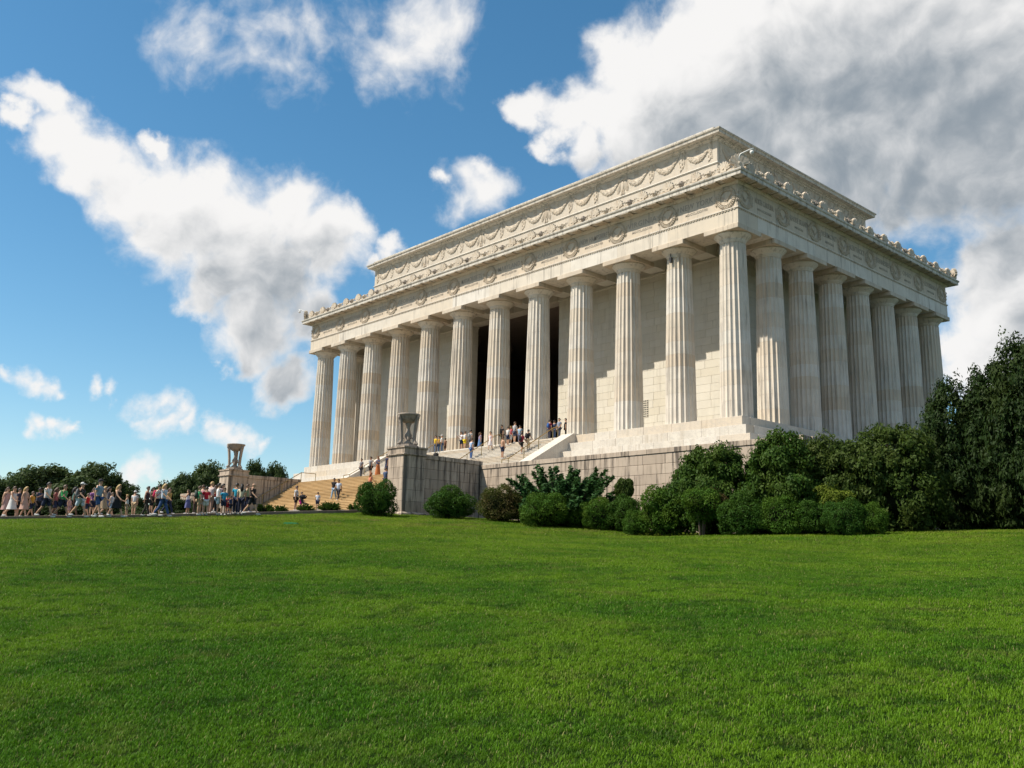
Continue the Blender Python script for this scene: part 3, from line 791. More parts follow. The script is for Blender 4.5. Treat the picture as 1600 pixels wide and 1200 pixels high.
# pierced bronze vent in the wall
gr = MB()
for i in range(4):
    for j in range(9): gr.lathe([(.062, -.02), (.062, .0)], 8, (0, 0, 0)); 
gr = MB(); gr.box(-.36, .36, -.012, .02, -.72, .72)
link('vent_panel', gr.mesh('vent_panel'), 'marble_wall', cw, (-11.35, CY0-.03, 2.3))
vp = MB()
for i in range(4):
    for j in range(8):
        if (i+j) % 2 == 0 or True:
            cx, cz = -.27+.18*i, -.62+.177*j
            n = 8; vp.add([(cx+.062*math.cos(2*math.pi*k/n)*(1+.25*((i+j) % 2)), -.018, cz+.062*math.sin(2*math.pi*k/n)) for k in range(n)], [tuple(range(n))])
link('vent_grille', vp.mesh('vent_grille'), 'dark_metal', cw, (-11.35, CY0-.03, 2.3))
# small iron bracket under two capitals
for x in (XC[1],):
    link('lamp_bracket', MB().box(-.09, .09, -1.08, -.9, -.75, -.35).tube([(0, -1.0, -.35), (0, -1.02, -.05)], .03, 6).mesh('lamp_bracket'), 'dark_metal', temple, (x, 0, ZN+.35))

# ------------------------------------------------------------------ terrace, stairs, pedestals
TX0, TX1, TY0, TY1 = XL-11.2, XR+11.3, -11.0, YB+11
ter = thing('granite_terrace', 'long granite terrace wall of stained blocks under the temple', 'terrace', (CXM, 10, gz(0, -12)))
def lo(o): o.location = -ORG[ter.name]; ORG[o.name] = Vector((0, 0, 0)); return o
core = lo(link('terrace_core', MB().box(TX0+.06, TX1-.06, TY0+.06, TY1, -9.5, ZT-.006).mesh('terrace_core'), 'granite_joint', ter))
lo(link('terrace_floor', MB().box(TX0+.5, TX1-.5, TY0+.5, TY1, ZT-.1, ZT+.001).mesh('terrace_floor'), 'granite', ter))
WX0, WX1 = -14.3, TX1
face_blocks(core, 'granite_block', 'granite', (WX0, TY0+.06), 'x', WX1-WX0-.06, -9.1, ZT-.31, .60, [1.05, 1.35, 1.7, 2.0], rng, depth=.3, proud=.06, gap=.013, ch=.014)
face_blocks(core, 'coping_stone', 'granite', (WX0, TY0+.06), 'x', WX1-WX0, ZT-.305, ZT, .305, [1.6, 2.1], rng, depth=.8, proud=.11, gap=.014)
face_blocks(core, 'side_block', 'granite', (TX1-.06, TY0+.3), 'y', TY1-TY0-.4, -9.1, ZT-.31, .60, [1.35, 2.0], rng, depth=.3, proud=.06, gap=.022, stuff='side_granite_blocks')
face_blocks(core, 'coping_stone', 'granite', (TX1-.06, TY0+.8), 'y', 14, ZT-.305, ZT, .305, [1.6, 2.1], rng, depth=.8, proud=.11, gap=.014)
face_blocks(core, 'far_block', 'granite', (TX0, TY0+.06), 'x', -42-TX0, -8.2, ZT-.31, .60, [1.35, 2.0], rng, depth=.3, proud=.06, gap=.022, stuff='far_granite_blocks')
face_blocks(core, 'coping_stone', 'granite', (TX0, TY0+.06), 'x', -42-TX0, ZT-.305, ZT, .305, [2.6], rng, depth=.8, proud=.11, gap=.014)
# marble stairs
SX0, SX1 = -40.1, -15.6
NS = 20; rise = (ZS-ZT)/NS; tread = .265; y0 = -1.22
ms = thing('marble_staircase', 'wide white marble staircase between sloping cheeks up to the columns', 'staircase', (CXM, -5, ZT))
for k in range(1, NS):
    zt = ZS-rise*k; o = link('marble_step', MB().slab_yz([(0, 0), (tread+.35, 0), (tread+.35, -rise-.12), (.03, -rise-.12), (.03, -.045), (0, -.03)], SX0, SX1).mesh('marble_step') if k == 1 else st_me, 'marble_white', ms, (0, y0-tread*k, zt)); 
    if k == 1: st_me = o.data
ye_ = y0-tread*NS
for x0, x1 in ((SX1, -14.3), (-41.4, SX0)):
    P = [(y0-.25, ZS+.12), (y0+.6, ZS+.12), (y0+.6, ZT), (ye_-.7, ZT), (ye_-.7, ZT+.28), (ye_-.45, ZT+.28)]
    link('sloping_cheek', MB().slab_yz(P, x0, x1).mesh('sloping_cheek'), 'marble_white', ms, (0, 0, 0)).location = -ORG[ms.name]
# granite stairs
gs = thing('granite_staircase', 'broad golden granite staircase rising from the plaza between two pedestals', 'staircase', (CXM, -14, -7.15))
NG = 24; gr_ = (ZT+7.12)/NG; gt = .25; gy0 = TY0+.06
gm = MB().slab_yz([(0, 0), (gt+.3, 0), (gt+.3, -gr_-.1), (.035, -gr_-.1), (.035, -.05), (0, -.035)], -40.2, -15.8).mesh('granite_step')
for k in range(1, NG+1):
    link('granite_step', gm, 'granite_step', gs, (0, gy0-gt*k, ZT-gr_*k+gr_))
link('granite_landing', MB().box(-40.2, -15.8, TY0+.06, TY0+1.6, ZT-.3, ZT+.004).mesh('granite_landing'), 'granite_step', gs, (0, 0, 0)).location = -ORG[gs.name]
# pedestals with wing walls
def pedestal(x0, x1, label, wx0, wx1):
    yF, yB = -17.85, -16.05; zb = -7.35; ztop = -2.7
    t = thing('stone_pedestal', label, 'pedestal', ((x0+x1)/2, (yF+yB)/2, zb), 'pedestals at the foot of the granite stairs')
    O = ORG[t.name]
    def L(name, mb, mat, par=t):
        o = link(name, mb.mesh(name), mat, par, (0, 0, 0)); o.location = -ORG[par.name]; ORG[o.name] = Vector((0, 0, 0)); return o
    cr = L('pedestal_core', MB().box(x0+.06, x1-.06, yF+.06, yB-.06, zb, -3.32), 'granite_joint')
    for zb_, zt_ in ((zb+.3, -6.35), (-6.35, -5.6), (-5.6, -4.85), (-4.85, -4.1), (-4.1, -3.32)):
        ll = [.62, .66] if int(zb_*7) % 2 else [.95]
        face_blocks(cr, 'granite_block', 'granite', (x0+.06, yF+.06), 'x', x1-x0-.12, zb_, zt_, zt_-zb_, ll, rng, depth=.2, proud=.06, gap=.010, ch=.010)
        face_blocks(cr, 'granite_block', 'granite', (x1-.06, yF+.26), 'y', yB-yF-.3, zb_, zt_, zt_-zb_, [1.6, .8], rng, depth=.2, proud=.06, gap=.010, ch=.010)
        face_blocks(cr, 'granite_block', 'granite', (x0+.06, yF+.26), 'yl', yB-yF-.3, zb_, zt_, zt_-zb_, [1.6, .8], rng, depth=.2, proud=.06, gap=.010, ch=.010)
    L('pedestal_base', MB().ring(x0, x1, yF, yB, [(-.3, zb), (.16, zb), (.16, zb+.2), (.05, zb+.3), (-.3, zb+.3)]), 'granite')
    L('pedestal_cap', MB().ring(x0, x1, yF, yB, [(-.5, -3.32), (.03, -3.32), (.10, -3.26), (.10, -3.20), (.02, -3.17), (.02, -2.86), (.09, -2.80), (.09, ztop), (-.89, ztop+.015), (-.89, -3.32)]), 'granite')
    fr = MB()
    for i in range(7):
        for sgn in (0, 1):
            if sgn == 0: fr.lathe([(.07, 0), (.05, .03)], 8, (0, 0, 0)); 
    wg = L('wing_wall', MB().box(wx0+.05, wx1-.05, yB-.02, TY0+.1, zb-.3, -3.11), 'granite_joint')
    for ax, xx in (('y', wx1-.05), ('yl', wx0+.05)):
        face_blocks(wg, 'granite_block', 'granite', (xx, yB), ax, TY0-yB, -7.4, -3.40, .66, [1.15, 1.45, 1.8], rng, depth=.2, proud=.05, gap=.012, ch=.012)
    for i in range(4):
        l_ = (TY0-yB+.2)/4; link('coping_stone', block(round(l_-.012, 3), round(wx1-wx0+.12, 3), .30, .015), 'granite', wg, (wx1+.06, yB+l_*(i+.5), -3.40), (0, 0, R(90)))
    return t
pedestal(-15.9, -14.0, 'stained granite pedestal nearest the camera beside the round bush', -15.9, -14.3)
pedestal(-42.0, -40.1, 'pale granite pedestal farther off at the left of the golden stairs', -41.7, -40.1)
def tripod(x, y, label):
    z = -2.69
    t = thing('stone_tripod', label, 'tripod urn', (x, y, z), 'carved tripods on the pedestals')
    link('base', MB().prism([(.82*math.cos(2*math.pi*(i+.5)/6), .82*math.sin(2*math.pi*(i+.5)/6)) for i in range(6)], 0, .12).prism([(.7*math.cos(2*math.pi*(i+.5)/6), .7*math.sin(2*math.pi*(i+.5)/6)) for i in range(6)], .12, .2).mesh('base'), 'tripod_stone', t, (x, y, z))
    link('stem', MB().lathe([(.30, .2), (.32, .3), (.20, .42), (.13, .5), (.24, .72), (.27, .85), (.16, 1.05), (.13, 1.25), (.15, 1.5), (.22, 1.62), (.18, 1.72)], 16).mesh('stem', True), 'tripod_stone', t, (x, y, z))
    link('bowl', MB().lathe([(.16, 1.66), (.36, 1.72), (.56, 1.88), (.66, 2.06), (.70, 2.16), (.78, 2.2), (.78, 2.3), (.70, 2.31), (.62, 2.2), (.3, 2.05)], 28).mesh('bowl', True), 'tripod_stone', t, (x, y, z))
    lg = MB().add([], [])
    sec = [(.50, .20, .15), (.58, .34, .13), (.52, .5, .10), (.55, 1.0, .10), (.62, 1.6, .115), (.68, 1.95, .13), (.74, 2.2, .15)]
    V = []
    for r_, z_, w_ in sec: V += [(r_-.07-w_*.3, -w_, z_), (r_+.07, -w_, z_), (r_+.07, w_, z_), (r_-.07-w_*.3, w_, z_)]
    F = [(4*j+i, 4*j+(i+1) % 4, 4*j+4+(i+1) % 4, 4*j+4+i) for j in range(len(sec)-1) for i in range(4)] + [(3, 2, 1, 0), tuple(4*(len(sec)-1)+i for i in range(4))]
    lg.add(V, F); lg.ball((.62, 0, .28), (.15, .14, .1), 8, 5).ball((.74, 0, 2.02), (.1, .12, .13), 8, 5).ball((.66, 0, 1.7), (.08, .1, .1), 6, 4)
    for i in range(3): lg.ball((.72, -.09+.09*i, .24), (.06, .045, .05), 6, 4)
    me = lg.mesh('leg')
    for i in range(3): link('leg', me, 'tripod_stone', t, (x, y, z), (0, 0, R(-95+120*i)))
    sc_ = MB()
    for i in range(3):
        a = R(-35+120*i); c, s = math.cos(a), math.sin(a)
        sc_.tube([((.30+.16*math.cos(u))*c, (.30+.16*math.cos(u))*s, .5+.2*math.sin(u)) for u in [k*.5 for k in range(11)]], .05, 5)
    link('scroll_ornament', sc_.mesh('scroll_ornament'), 'tripod_stone', t, (x, y, z))
tripod(-14.95, -16.95, 'dark carved stone tripod urn standing before the columns on the nearer pedestal')
tripod(-41.05, -16.95, 'carved stone tripod urn seen against sky on the farther pedestal')

# handrails
def rail(pts, label, group, rot=0, h=.92, posts=None):
    base = Vector(pts[0])
    t = thing('handrail', label, 'handrail', base, group)
    P = [Vector(p)-base for p in pts]; up = Vector((0, 0, h))
    link('rail_bar', MB().tube([p+up for p in P], .035, 6).mesh('rail_bar'), 'brass', t, base)
    for k in posts:
        i = int(k); f = k-i; q = P[i] if f == 0 else P[i].lerp(P[i+1], f)
        link('post', MB().tube([q-Vector((0, 0, .05)), q+up], .03, 6).mesh('post'), 'brass', t, base)
def stair_rail(x, label): rail([(x, y0+.3, ZS), (x, y0-tread, ZS-rise), (x, ye_+tread, ZT+rise), (x, ye_-.4, ZT)], label, 'brass handrails on the marble stairs', posts=[0, 1, 1.33, 1.66, 2, 3])
stair_rail(-16.6, 'brass handrail on the marble stairs beside the nearer sloping cheek')
stair_rail(-23.6, 'brass handrail on the marble stairs right of the central columns')
stair_rail(-32.1, 'brass handrail on the marble stairs left of the central columns')
stair_rail(-39.1, 'brass handrail on the marble stairs beside the farther sloping cheek')
rail([(-39.9, gy0-gt*22, ZT-gr_*22), (-39.9, gy0, ZT), (-39.9, gy0+1.5, ZT)], 'thin metal handrail on the golden stairs along the farther wing wall', None, posts=[0, .33, .66, 1, 2])
# cameras on the cornice
def sec_cam(p, d, label):
    t = thing('security_camera', label, 'camera', p, 'cameras on the temple cornice')
    d = Vector(d)
    link('arm', MB().tube([(0, 0, 0), (0, 0, .75), d*.12+Vector((0, 0, .95)), d*.75+Vector((0, 0, 1.2)), d*1.05+Vector((0, 0, 1.25))], [.06, .055, .05, .045, .04], 8).mesh('arm', True), 'white_metal', t, p)
    link('camera_dome', MB().lathe([(.10, .12), (.14, .05), (.14, -.02), (.09, -.13), (.02, -.16)], 12).mesh('camera_dome', True), 'white_metal', t, Vector(p)+d*.9+Vector((0, 0, .98)))
sec_cam((ex1+.05, ey0-.05, 17.15), (.82, .5, 0), 'white camera on a curved arm at the near corner of the cornice')
sec_cam((ex0, ey0, 17.15), (-.85, -.5, 0), 'small white camera on an arm at the far left end of the cornice')

# ------------------------------------------------------------------ foliage
def leaves_mesh(name, C, N, size, rs, aspect=.55, jitter=.9):
    """one small folded leaf of two triangles at every centre C, facing roughly N"""
    n = len(C)
    N = N + rs.normal(0, jitter, (n, 3)); N /= np.linalg.norm(N, axis=1, keepdims=True)+1e-9
    A = rs.normal(0, 1, (n, 3)); A -= N*(A*N).sum(1, keepdims=True); A /= np.linalg.norm(A, axis=1, keepdims=True)+1e-9
    B = np.cross(N, A)
    s = size*rs.uniform(.65, 1.3, (n, 1))
    V = np.stack([C-A*s, C+B*s*aspect+N*s*.15, C+A*s, C-B*s*aspect+N*s*.15], 1).reshape(-1, 3)
    me = bpy.data.meshes.new(name)
    me.vertices.add(4*n); me.vertices.foreach_set('co', V.astype(np.float32).ravel())
    me.loops.add(4*n); me.loops.foreach_set('vertex_index', np.arange(4*n, dtype=np.int32))
    me.polygons.add(n); me.polygons.foreach_set('loop_start', np.arange(0, 4*n, 4, dtype=np.int32)); me.polygons.foreach_set('loop_total', np.full(n, 4, dtype=np.int32))
    me.update(calc_edges=True); return me
def unit(rs, n):
    v = rs.normal(0, 1, (n, 3)); return v/np.linalg.norm(v, axis=1, keepdims=True)
def on_lobes(rs, L, n, shell=(.72, 1.06), up=.0):
    """points spread over the outer shells of lobes (cx, cy, cz, rx, ry, rz), those buried in other lobes dropped"""
    L = np.array(L, float); a = (L[:, 3]*L[:, 4]+L[:, 3]*L[:, 5]+L[:, 4]*L[:, 5]); k = rs.choice(len(L), n, p=a/a.sum())
    d = unit(rs, n); d[:, 2] += up; d /= np.linalg.norm(d, axis=1, keepdims=True)
    r = rs.uniform(*shell, (n, 1))
    C = L[k, :3] + d*L[k, 3:]*r
    keep = np.ones(n, bool)
    for l in L:
        q = (C-l[:3])/(l[3:]*.70); keep &= (q*q).sum(1) > 1
    return C[keep], d[keep]
def box_lobes(rs, n=46, squash=.86):
    """clipped round shrub of unit radius, sitting on z=0: lumps over a ball"""
    L = [(0, 0, .80*squash, .80, .80, .80*squash)]
    for _ in range(n):
        d = unit(rs, 1)[0]
        if d[2] < -.75: continue
        r = rs.uniform(.17, .34); L.append((d[0]*.84, d[1]*.84, .82*squash+d[2]*.80*squash, r, r, r*.9))
    return L
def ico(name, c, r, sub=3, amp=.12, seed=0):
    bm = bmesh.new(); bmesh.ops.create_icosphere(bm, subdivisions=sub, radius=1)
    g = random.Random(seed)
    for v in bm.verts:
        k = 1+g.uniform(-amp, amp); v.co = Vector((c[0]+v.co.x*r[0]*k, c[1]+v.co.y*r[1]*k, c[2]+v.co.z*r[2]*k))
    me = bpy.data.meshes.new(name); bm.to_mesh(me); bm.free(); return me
LIB = {}
def box_kind(key, seed, n=20000, size=.034, lumps=46):
    rs = np.random.default_rng(seed); L = box_lobes(rs, lumps)
    C, N = on_lobes(rs, L, n, (.80, 1.08)); keep = C[:, 2] > .03
    C2, N2 = on_lobes(rs, L, n//9, (1.02, 1.25), .3)          # stray shoots
    k2 = C2[:, 2] > .1
    LIB[key] = (leaves_mesh('foliage', np.concatenate([C[keep], C2[k2]]), np.concatenate([N[keep], N2[k2]]), size, rs),
                ico('inner_dark_core', (0, 0, .66), (.66, .66, .55), 3, .10, seed), None)  # solid dark core added to close gaps between the leaves
for k in range(4): box_kind('box%d' % k, 20+k)
stem_me = MB().tube([(0, 0, -.1), (.02, 0, .12), (.06, .03, .5)], [.07, .06, .04], 7).tube([(0, 0, 0), (-.1, .05, .2), (-.22, .1, .5)], [.05, .045, .03], 6).tube([(.02, 0, 0), (.1, -.1, .25), (.24, -.16, .5)], [.045, .04, .03], 6).mesh('stem')
def shrub(kind, px, base_y, D, w, h, mat, label, cat='shrub', group=None, rz=0, name='clipped_shrub', pos=None, dz=0.):
    """w, h in metres"""
    if pos is None:
        p = atd(px, base_y, D); x, y = p.x, p.y
    else: x, y = pos
    z = gz(x, y)+dz-(.35 if kind.startswith('holly') or kind in ('olive', 'shrubA', 'shrubB') else 0)
    fol, core, trunk = LIB[kind]
    t = thing(name, label, cat, (x, y, z), group)
    t.rotation_euler = (0, 0, rz); t.scale = (w/2, w/2, h/1.55)
    o = bpy.data.objects.new('foliage', fol); COL.objects.link(o); o.parent = t
    if not fol.materials: fol.materials.append(MATS[mat])
    o.material_slots[0].link = 'OBJECT'; o.material_slots[0].material = MATS[mat]
    for nm, me, mt in (('inner_dark_core', core, 'dark_core'), ('stem', trunk or stem_me, 'bark')):
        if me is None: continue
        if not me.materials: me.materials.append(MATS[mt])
        o = bpy.data.objects.new(nm, me); COL.objects.link(o); o.parent = t
    return t
GB = 'rounded shrubs along the lawn'
shrub('box0', 588, 809, 57, 2.55, 2.25, 'leaf_box_dark', 'round clipped green bush alone in front of the granite pedestal', 'bush', GB, .3)
shrub('box1', 703, 812, 57, 2.95, 1.95, 'leaf_box_dark', 'broad dome shaped dark bush in front of the wing wall', 'bush', GB, 1.2)
shrub('box2', 779, 816, 55, 2.9, 2.1, 'leaf_box_brown', 'brownish rounded bush left of the spreading yew', 'bush', GB, 2.2)
shrub('box3', 850, 824, 51.3, 2.85, 1.95, 'leaf_box', 'olive green rounded bush at the foot of the spreading yew', 'bush', GB, .8)
shrub('box0', 905, 823, 51.5, 1.9, 1.6, 'leaf_box', 'small mid green bush tucked right of the olive green one', 'bush', GB, 2.8)
shrub('box1', 938, 832, 50, 2.0, 1.7, 'leaf_box', 'low green bush below the small topiary, on its left', 'bush', GB, 4.0)
shrub('box2', 978, 833, 49.5, 2.1, 1.9, 'leaf_box_dark', 'dark bush below the small topiary ball', 'bush', GB, 5.0)
shrub('box3', 993, 842, 47, 1.3, 1.35, 'leaf_box', 'smallest low bush at the front edge of the planting', 'bush', GB, 1.0)
shrub('box0', 1036, 842, 46.5, 2.6, 2.5, 'leaf_box', 'tall bright green bush bulging over the front of the planting', 'bush', GB, 3.3)
shrub('box1', 1164, 836, 43, 2.4, 1.9, 'leaf_box_dark', 'dark green bush just right of the bush with bare stems', 'bush', GB, .2)
shrub('box2', 1222, 836, 42, 2.3, 1.8, 'leaf_box', 'mid green bush third from the right in the clipped row', 'bush', GB, 1.8)
shrub('box3', 1272, 836, 41.5, 2.0, 1.6, 'leaf_box_dark', 'shaded bush between two clipped ones under the lime shrub', 'bush', GB, 4.4)
shrub('box0', 1318, 837, 40, 1.75, 1.6, 'leaf_box_dark', 'neatly rounded dark bush near the right end of the row', 'bush', GB, 5.5)
shrub('box1', 1362, 836, 40, 1.35, 1.35, 'leaf_box', 'small bright bush at the right end of the clipped row', 'bush', GB, 2.5)
shrub('box2', 1296, 806, 42.5, 2.6, 1.6, 'leaf_lime', 'yellow green loose shrub behind the clipped row', 'shrub', None, .6, dz=.6)
shrub('box3', 1215, 800, 44, 2.2, 1.5, 'leaf_lime', 'lime tinted low shrub behind the mid green bush', 'shrub', None, 2.6, dz=.45)
# bush carried on bare stems
rs = np.random.default_rng(60)
L = [(x*.55, y*.5, 1.02+z*.3, .36, .36, .30) for x, y, z in unit(rs, 14)] + [(0, 0, 1.05, .62, .6, .40)]
C, N = on_lobes(rs, L, 17000, (.8, 1.1))
tk = MB()
for a, l in ((.1, .30), (2.0, .22), (3.9, .28), (5.2, .2)): tk.tube([(l*.25*math.cos(a), l*.25*math.sin(a), -.1), (l*.5*math.cos(a), l*.5*math.sin(a), .4), (l*1.3*math.cos(a), l*1.3*math.sin(a), 1.0)], [.05, .042, .03], 7)
LIB['stemmed'] = (leaves_mesh('foliage', C, N, .036, rs), ico('inner_dark_core', (0, 0, 1.02), (.60, .58, .32), 3, .12, 9), tk.mesh('stem'))
shrub('stemmed', 1096, 838, 44, 2.5, 2.3, 'leaf_box', 'umbrella shaped bush showing bare stems near the lawn edge', 'bush', GB, .9, name='stemmed_shrub')
# small topiary ball on a short trunk, rising over the row
rs = np.random.default_rng(61)
L = [(x*.42, y*.42, 1.2+z*.22, .26, .26, .16) for x, y, z in unit(rs, 16)] + [(0, 0, 1.2, .52, .52, .3), (.1, .05, .85, .3, .3, .3)]
C, N = on_lobes(rs, L, 9000, (.8, 1.12))
LIB['topiary'] = (leaves_mesh('foliage', C, N, .05, rs), ico('inner_dark_core', (0, 0, 1.26), (.46, .46, .2), 2, .1, 8), MB().tube([(0, 0, -.1), (.03, .02, .5), (0, 0, 1.1)], [.09, .07, .05], 8).mesh('stem'))
shrub('topiary', 976, 826, 51.5, 1.75, 2.95, 'leaf_olive', 'small topiary ball on a trunk in front of the terrace wall', 'topiary', None, .4, name='topiary')
# spreading yew with pointed arching sprays
rs = np.random.default_rng(62); Cs = []; Ns = []; tk = MB()
for i in range(110):
    a = rs.uniform(0, 2*math.pi); el = rs.uniform(.12, 1.15); Ln = rs.uniform(.75, 1.15)*(1.0 if el < .8 else .95)
    d = np.array([math.cos(a)*math.cos(el), math.sin(a)*math.cos(el), math.sin(el)])
    n = 330; u = rs.uniform(.12, 1, n)**.8
    p = d[None]*(u*Ln)[:, None]*np.array([1, 1, 1.25]); p[:, 2] += .12*u*u*Ln
    p += rs.normal(0, 1, (n, 3))*(.085*(1.05-u))[:, None] + rs.normal(0, .012, (n, 3))
    Cs.append(p); Ns.append(np.tile(d, (n, 1))+rs.normal(0, .5, (n, 3)))
    if i % 5 == 0: tk.tube([(0, 0, 0), tuple(d*Ln*.45), tuple(d*Ln*.85*np.array([1, 1, 1.25]))], [.03, .02, .008], 5)
LIB['yew'] = (leaves_mesh('foliage', np.concatenate(Cs), np.concatenate(Ns), .040, rs, .4), ico('inner_dark_core', (0, 0, .30), (.55, .55, .40), 3, .2, 5), tk.mesh('stem'))
yw = shrub('yew', 876, 806, 54.0, 10.4, 4.3, 'leaf_yew', 'dark spreading yew with pointed sprays against the granite wall', 'shrub', None, 0, name='spreading_yew'); yw.scale.y *= .55
# loose shrubs and trees
def loose(key, seed, n_cl, per, size, shape, cl_r=.17, trunk=True, tips=0., aspect=.5, limbs=14, core=None):
    """crown of leaf clumps spread through a lumpy volume; shape: lobes in unit space"""
    rs = np.random.default_rng(seed); L = np.array(shape, float); Cs = []; Ns = []; ctr = []
    vol = L[:, 3]*L[:, 4]*L[:, 5]; vol = vol**.67
    while len(ctr) < n_cl:
        k = rs.choice(len(L), p=vol/vol.sum()); d = unit(rs, 1)[0]; r = rs.uniform(.45, 1.04)**.6
        c = L[k, :3]+d*L[k, 3:]*r
        if c[2] < .02: continue
        ctr.append(c); rr = cl_r*rs.uniform(.55, 1.25)
        m = int(per*rs.uniform(.6, 1.3))
        q = unit(rs, m)*(rs.uniform(.35, 1.05, (m, 1)))*rr*np.array([1, 1, .8])
        if tips: q[:, 2] = q[:, 2]*1.0 + np.abs(q[:, 2])*tips; q[:, :2] *= (1-.5*np.clip(q[:, 2:3]/(rr*(1+tips)), 0, 1))
        Cs.append(c+q); Ns.append(q/rr+d*.4+np.array([0, 0, .35]))
    tk = None
    if trunk:
        tk = MB(); top = L[:, 2].max()
        tk.tube([(0, 0, -.15), (.02, .01, top*.35), (-.02, .03, top*.8)], [.055, .045, .02], 8)
        for i in range(limbs):
            c = ctr[int(rs.integers(len(ctr)))]; b = np.array([0, 0, max(.04, c[2]*rs.uniform(.25, .5))]); mid = (b+c)/2+np.array([0, 0, -.04])
            tk.tube([tuple(b), tuple(mid), tuple(c)], [.028, .018, .007], 5)
        tk = tk.mesh('trunk')
    co = ico('inner_dark_core', core[0], core[1], 3, .2, seed) if core else None
    LIB[key] = (leaves_mesh('foliage', np.concatenate(Cs), np.concatenate(Ns), size, rs, aspect, .7), co, tk)
loose('shrubA', 71, 300, 170, .032, [(0, 0, .62, .85, .8, .55), (-.5, .1, .5, .55, .5, .42), (.5, -.1, .65, .5, .5, .5), (.1, 0, 1.1, .55, .5, .38), (-.2, .2, .9, .5, .5, .4)], .17, core=((0, 0, .5), (.45, .45, .36)))
loose('shrubB', 72, 300, 170, .032, [(0, 0, .55, .8, .8, .5), (.45, 0, .9, .5, .5, .48), (-.35, .1, 1.0, .5, .5, .45), (0, 0, 1.2, .4, .4, .3), (-.7, 0, .55, .35, .35, .35)], .17, core=((0, 0, .5), (.45, .45, .4)))
loose('olive', 73, 320, 170, .030, [(0, 0, .6, .85, .85, .58), (.1, 0, 1.05, .65, .65, .45), (-.5, 0, .8, .5, .5, .45), (.55, .1, .6, .5, .5, .5)], .16, core=((0, 0, .55), (.5, .5, .42)))
loose('holly', 74, 420, 170, .028, [(0, 0, .5, .8, .8, .5), (0, 0, .95, .62, .62, .5), (.1, 0, 1.3, .40, .40, .35), (-.35, 0, .8, .5, .5, .4), (.3, .2, .7, .5, .5, .45)], .15, tips=.4, aspect=.42, core=((0, 0, .55), (.48, .48, .5)))
loose('holly2', 75, 420, 170, .028, [(0, 0, .45, .85, .85, .45), (.2, 0, .85, .55, .55, .45), (-.25, 0, .95, .5, .5, .45), (.0, 0, 1.25, .33, .33, .33)], .14, tips=.45, aspect=.42, core=((0, 0, .5), (.48, .48, .45)))
loose('tree', 76, 230, 110, .036, [(0, 0, .9, .8, .8, .5), (-.4, 0, 1.1, .5, .5, .35), (.4, .1, 1.05, .5, .5, .38), (0, -.1, 1.3, .45, .45, .28)], .16, core=((0, 0, .9), (.55, .55, .35)))
loose('tree2', 77, 230, 110, .036, [(0, 0, .75, .9, .8, .5), (-.5, 0, .8, .5, .5, .42), (.45, .1, .95, .45, .5, .4), (.1, -.1, 1.2, .4, .45, .3)], .16, core=((0, 0, .7), (.6, .6, .4)))
shrub('shrubA', 1108, 815, 46.2, 5.0, 5.2, 'leaf_shrub', 'large loose shrub hiding the corner of the terrace wall', 'shrub', 'big shrubs beside the temple', .5, name='large_shrub')
shrub('shrubB', 1222, 818, 44.2, 5.2, 5.5, 'leaf_shrub', 'tallest loose shrub, growing in front of the shaded side columns', 'shrub', 'big shrubs beside the temple', 2.4, name='large_shrub')
shrub('olive', 1398, 830, 43, 5.6, 5.5, 'leaf_olive', 'olive toned rounded shrub left of the dark evergreens', 'shrub', 'big shrubs beside the temple', 1.1, name='large_shrub')
shrub('shrubA', 1308, 824, 43.5, 4.6, 5.2, 'leaf_olive', 'thin brownish shrub in the middle of the big shrubs', 'shrub', 'big shrubs beside the temple', 3.7, name='large_shrub')
shrub('box1', 1108, 800, 44.5, 1.7, 1.55, 'leaf_box_brown', 'reddish brown twiggy shrub behind the stemmed bush', 'shrub', None, 3.0, dz=.75)
shrub('holly', 1492, 830, 46.5, 5.6, 7.6, 'leaf_holly', 'dark evergreen tree overlapping the last side columns', 'tree', 'dark evergreens at the right edge', .3, name='evergreen_tree')
shrub('holly2', 1560, 830, 46, 6.2, 8.6, 'leaf_holly', 'dark evergreen tree with ragged top second from the right edge', 'tree', 'dark evergreens at the right edge', 2.0, name='evergreen_tree')
shrub('holly', 1618, 830, 44, 6.2, 9.2, 'leaf_holly', 'tallest dark evergreen tree cut off by the right edge', 'tree', 'dark evergreens at the right edge', 4.2, name='evergreen_tree')
shrub('olive', 1655, 800, 55, 7.5, 12.4, 'leaf_shrub', 'taller feathery tree rising behind the evergreens at the right edge', 'tree', None, 4.0, name='feathery_tree')
shrub('holly2', 1700, 830, 40, 5.4, 8.6, 'leaf_holly', 'dark evergreen tree just beyond the right edge', 'tree', 'dark evergreens at the right edge', 5.2, name='evergreen_tree')
# trees and shrubs beyond the plaza
FT = 'trees beyond the plaza'
def far(kind, px, D, w, ytop, mat, label, rz, cat='tree', name='broad_tree'):
    p = atd(px, ytop, D); g_ = gz(p.x, p.y)
    shrub(kind, 0, 0, 0, w, (p.z-g_)*1.02, mat, label, cat, FT if cat == 'tree' else None, rz, name, (p.x, p.y))
far('tree2', 70, 105, 13.5, 727, 'leaf_far', 'broad dark tree behind the walkers at the far left', .4)
far('tree', 150, 108, 10.5, 731, 'leaf_far', 'rounded dark tree behind the tallest walker', 2.1)
far('tree2', 8, 100, 9.5, 741, 'leaf_far', 'lower tree cut off by the left edge', 1.2)
far('tree', 195, 112, 6.5, 762, 'leaf_far', 'low end of the dark tree group, left of the pale cloud', 3.0)
far('tree', 286, 120, 7.5, 745, 'leaf_far', 'smaller tree left of the farther pedestal', 4.0)
far('tree2', 338, 130, 9.0, 722, 'leaf_far', 'tall tree right behind the farther pedestal', 5.0)
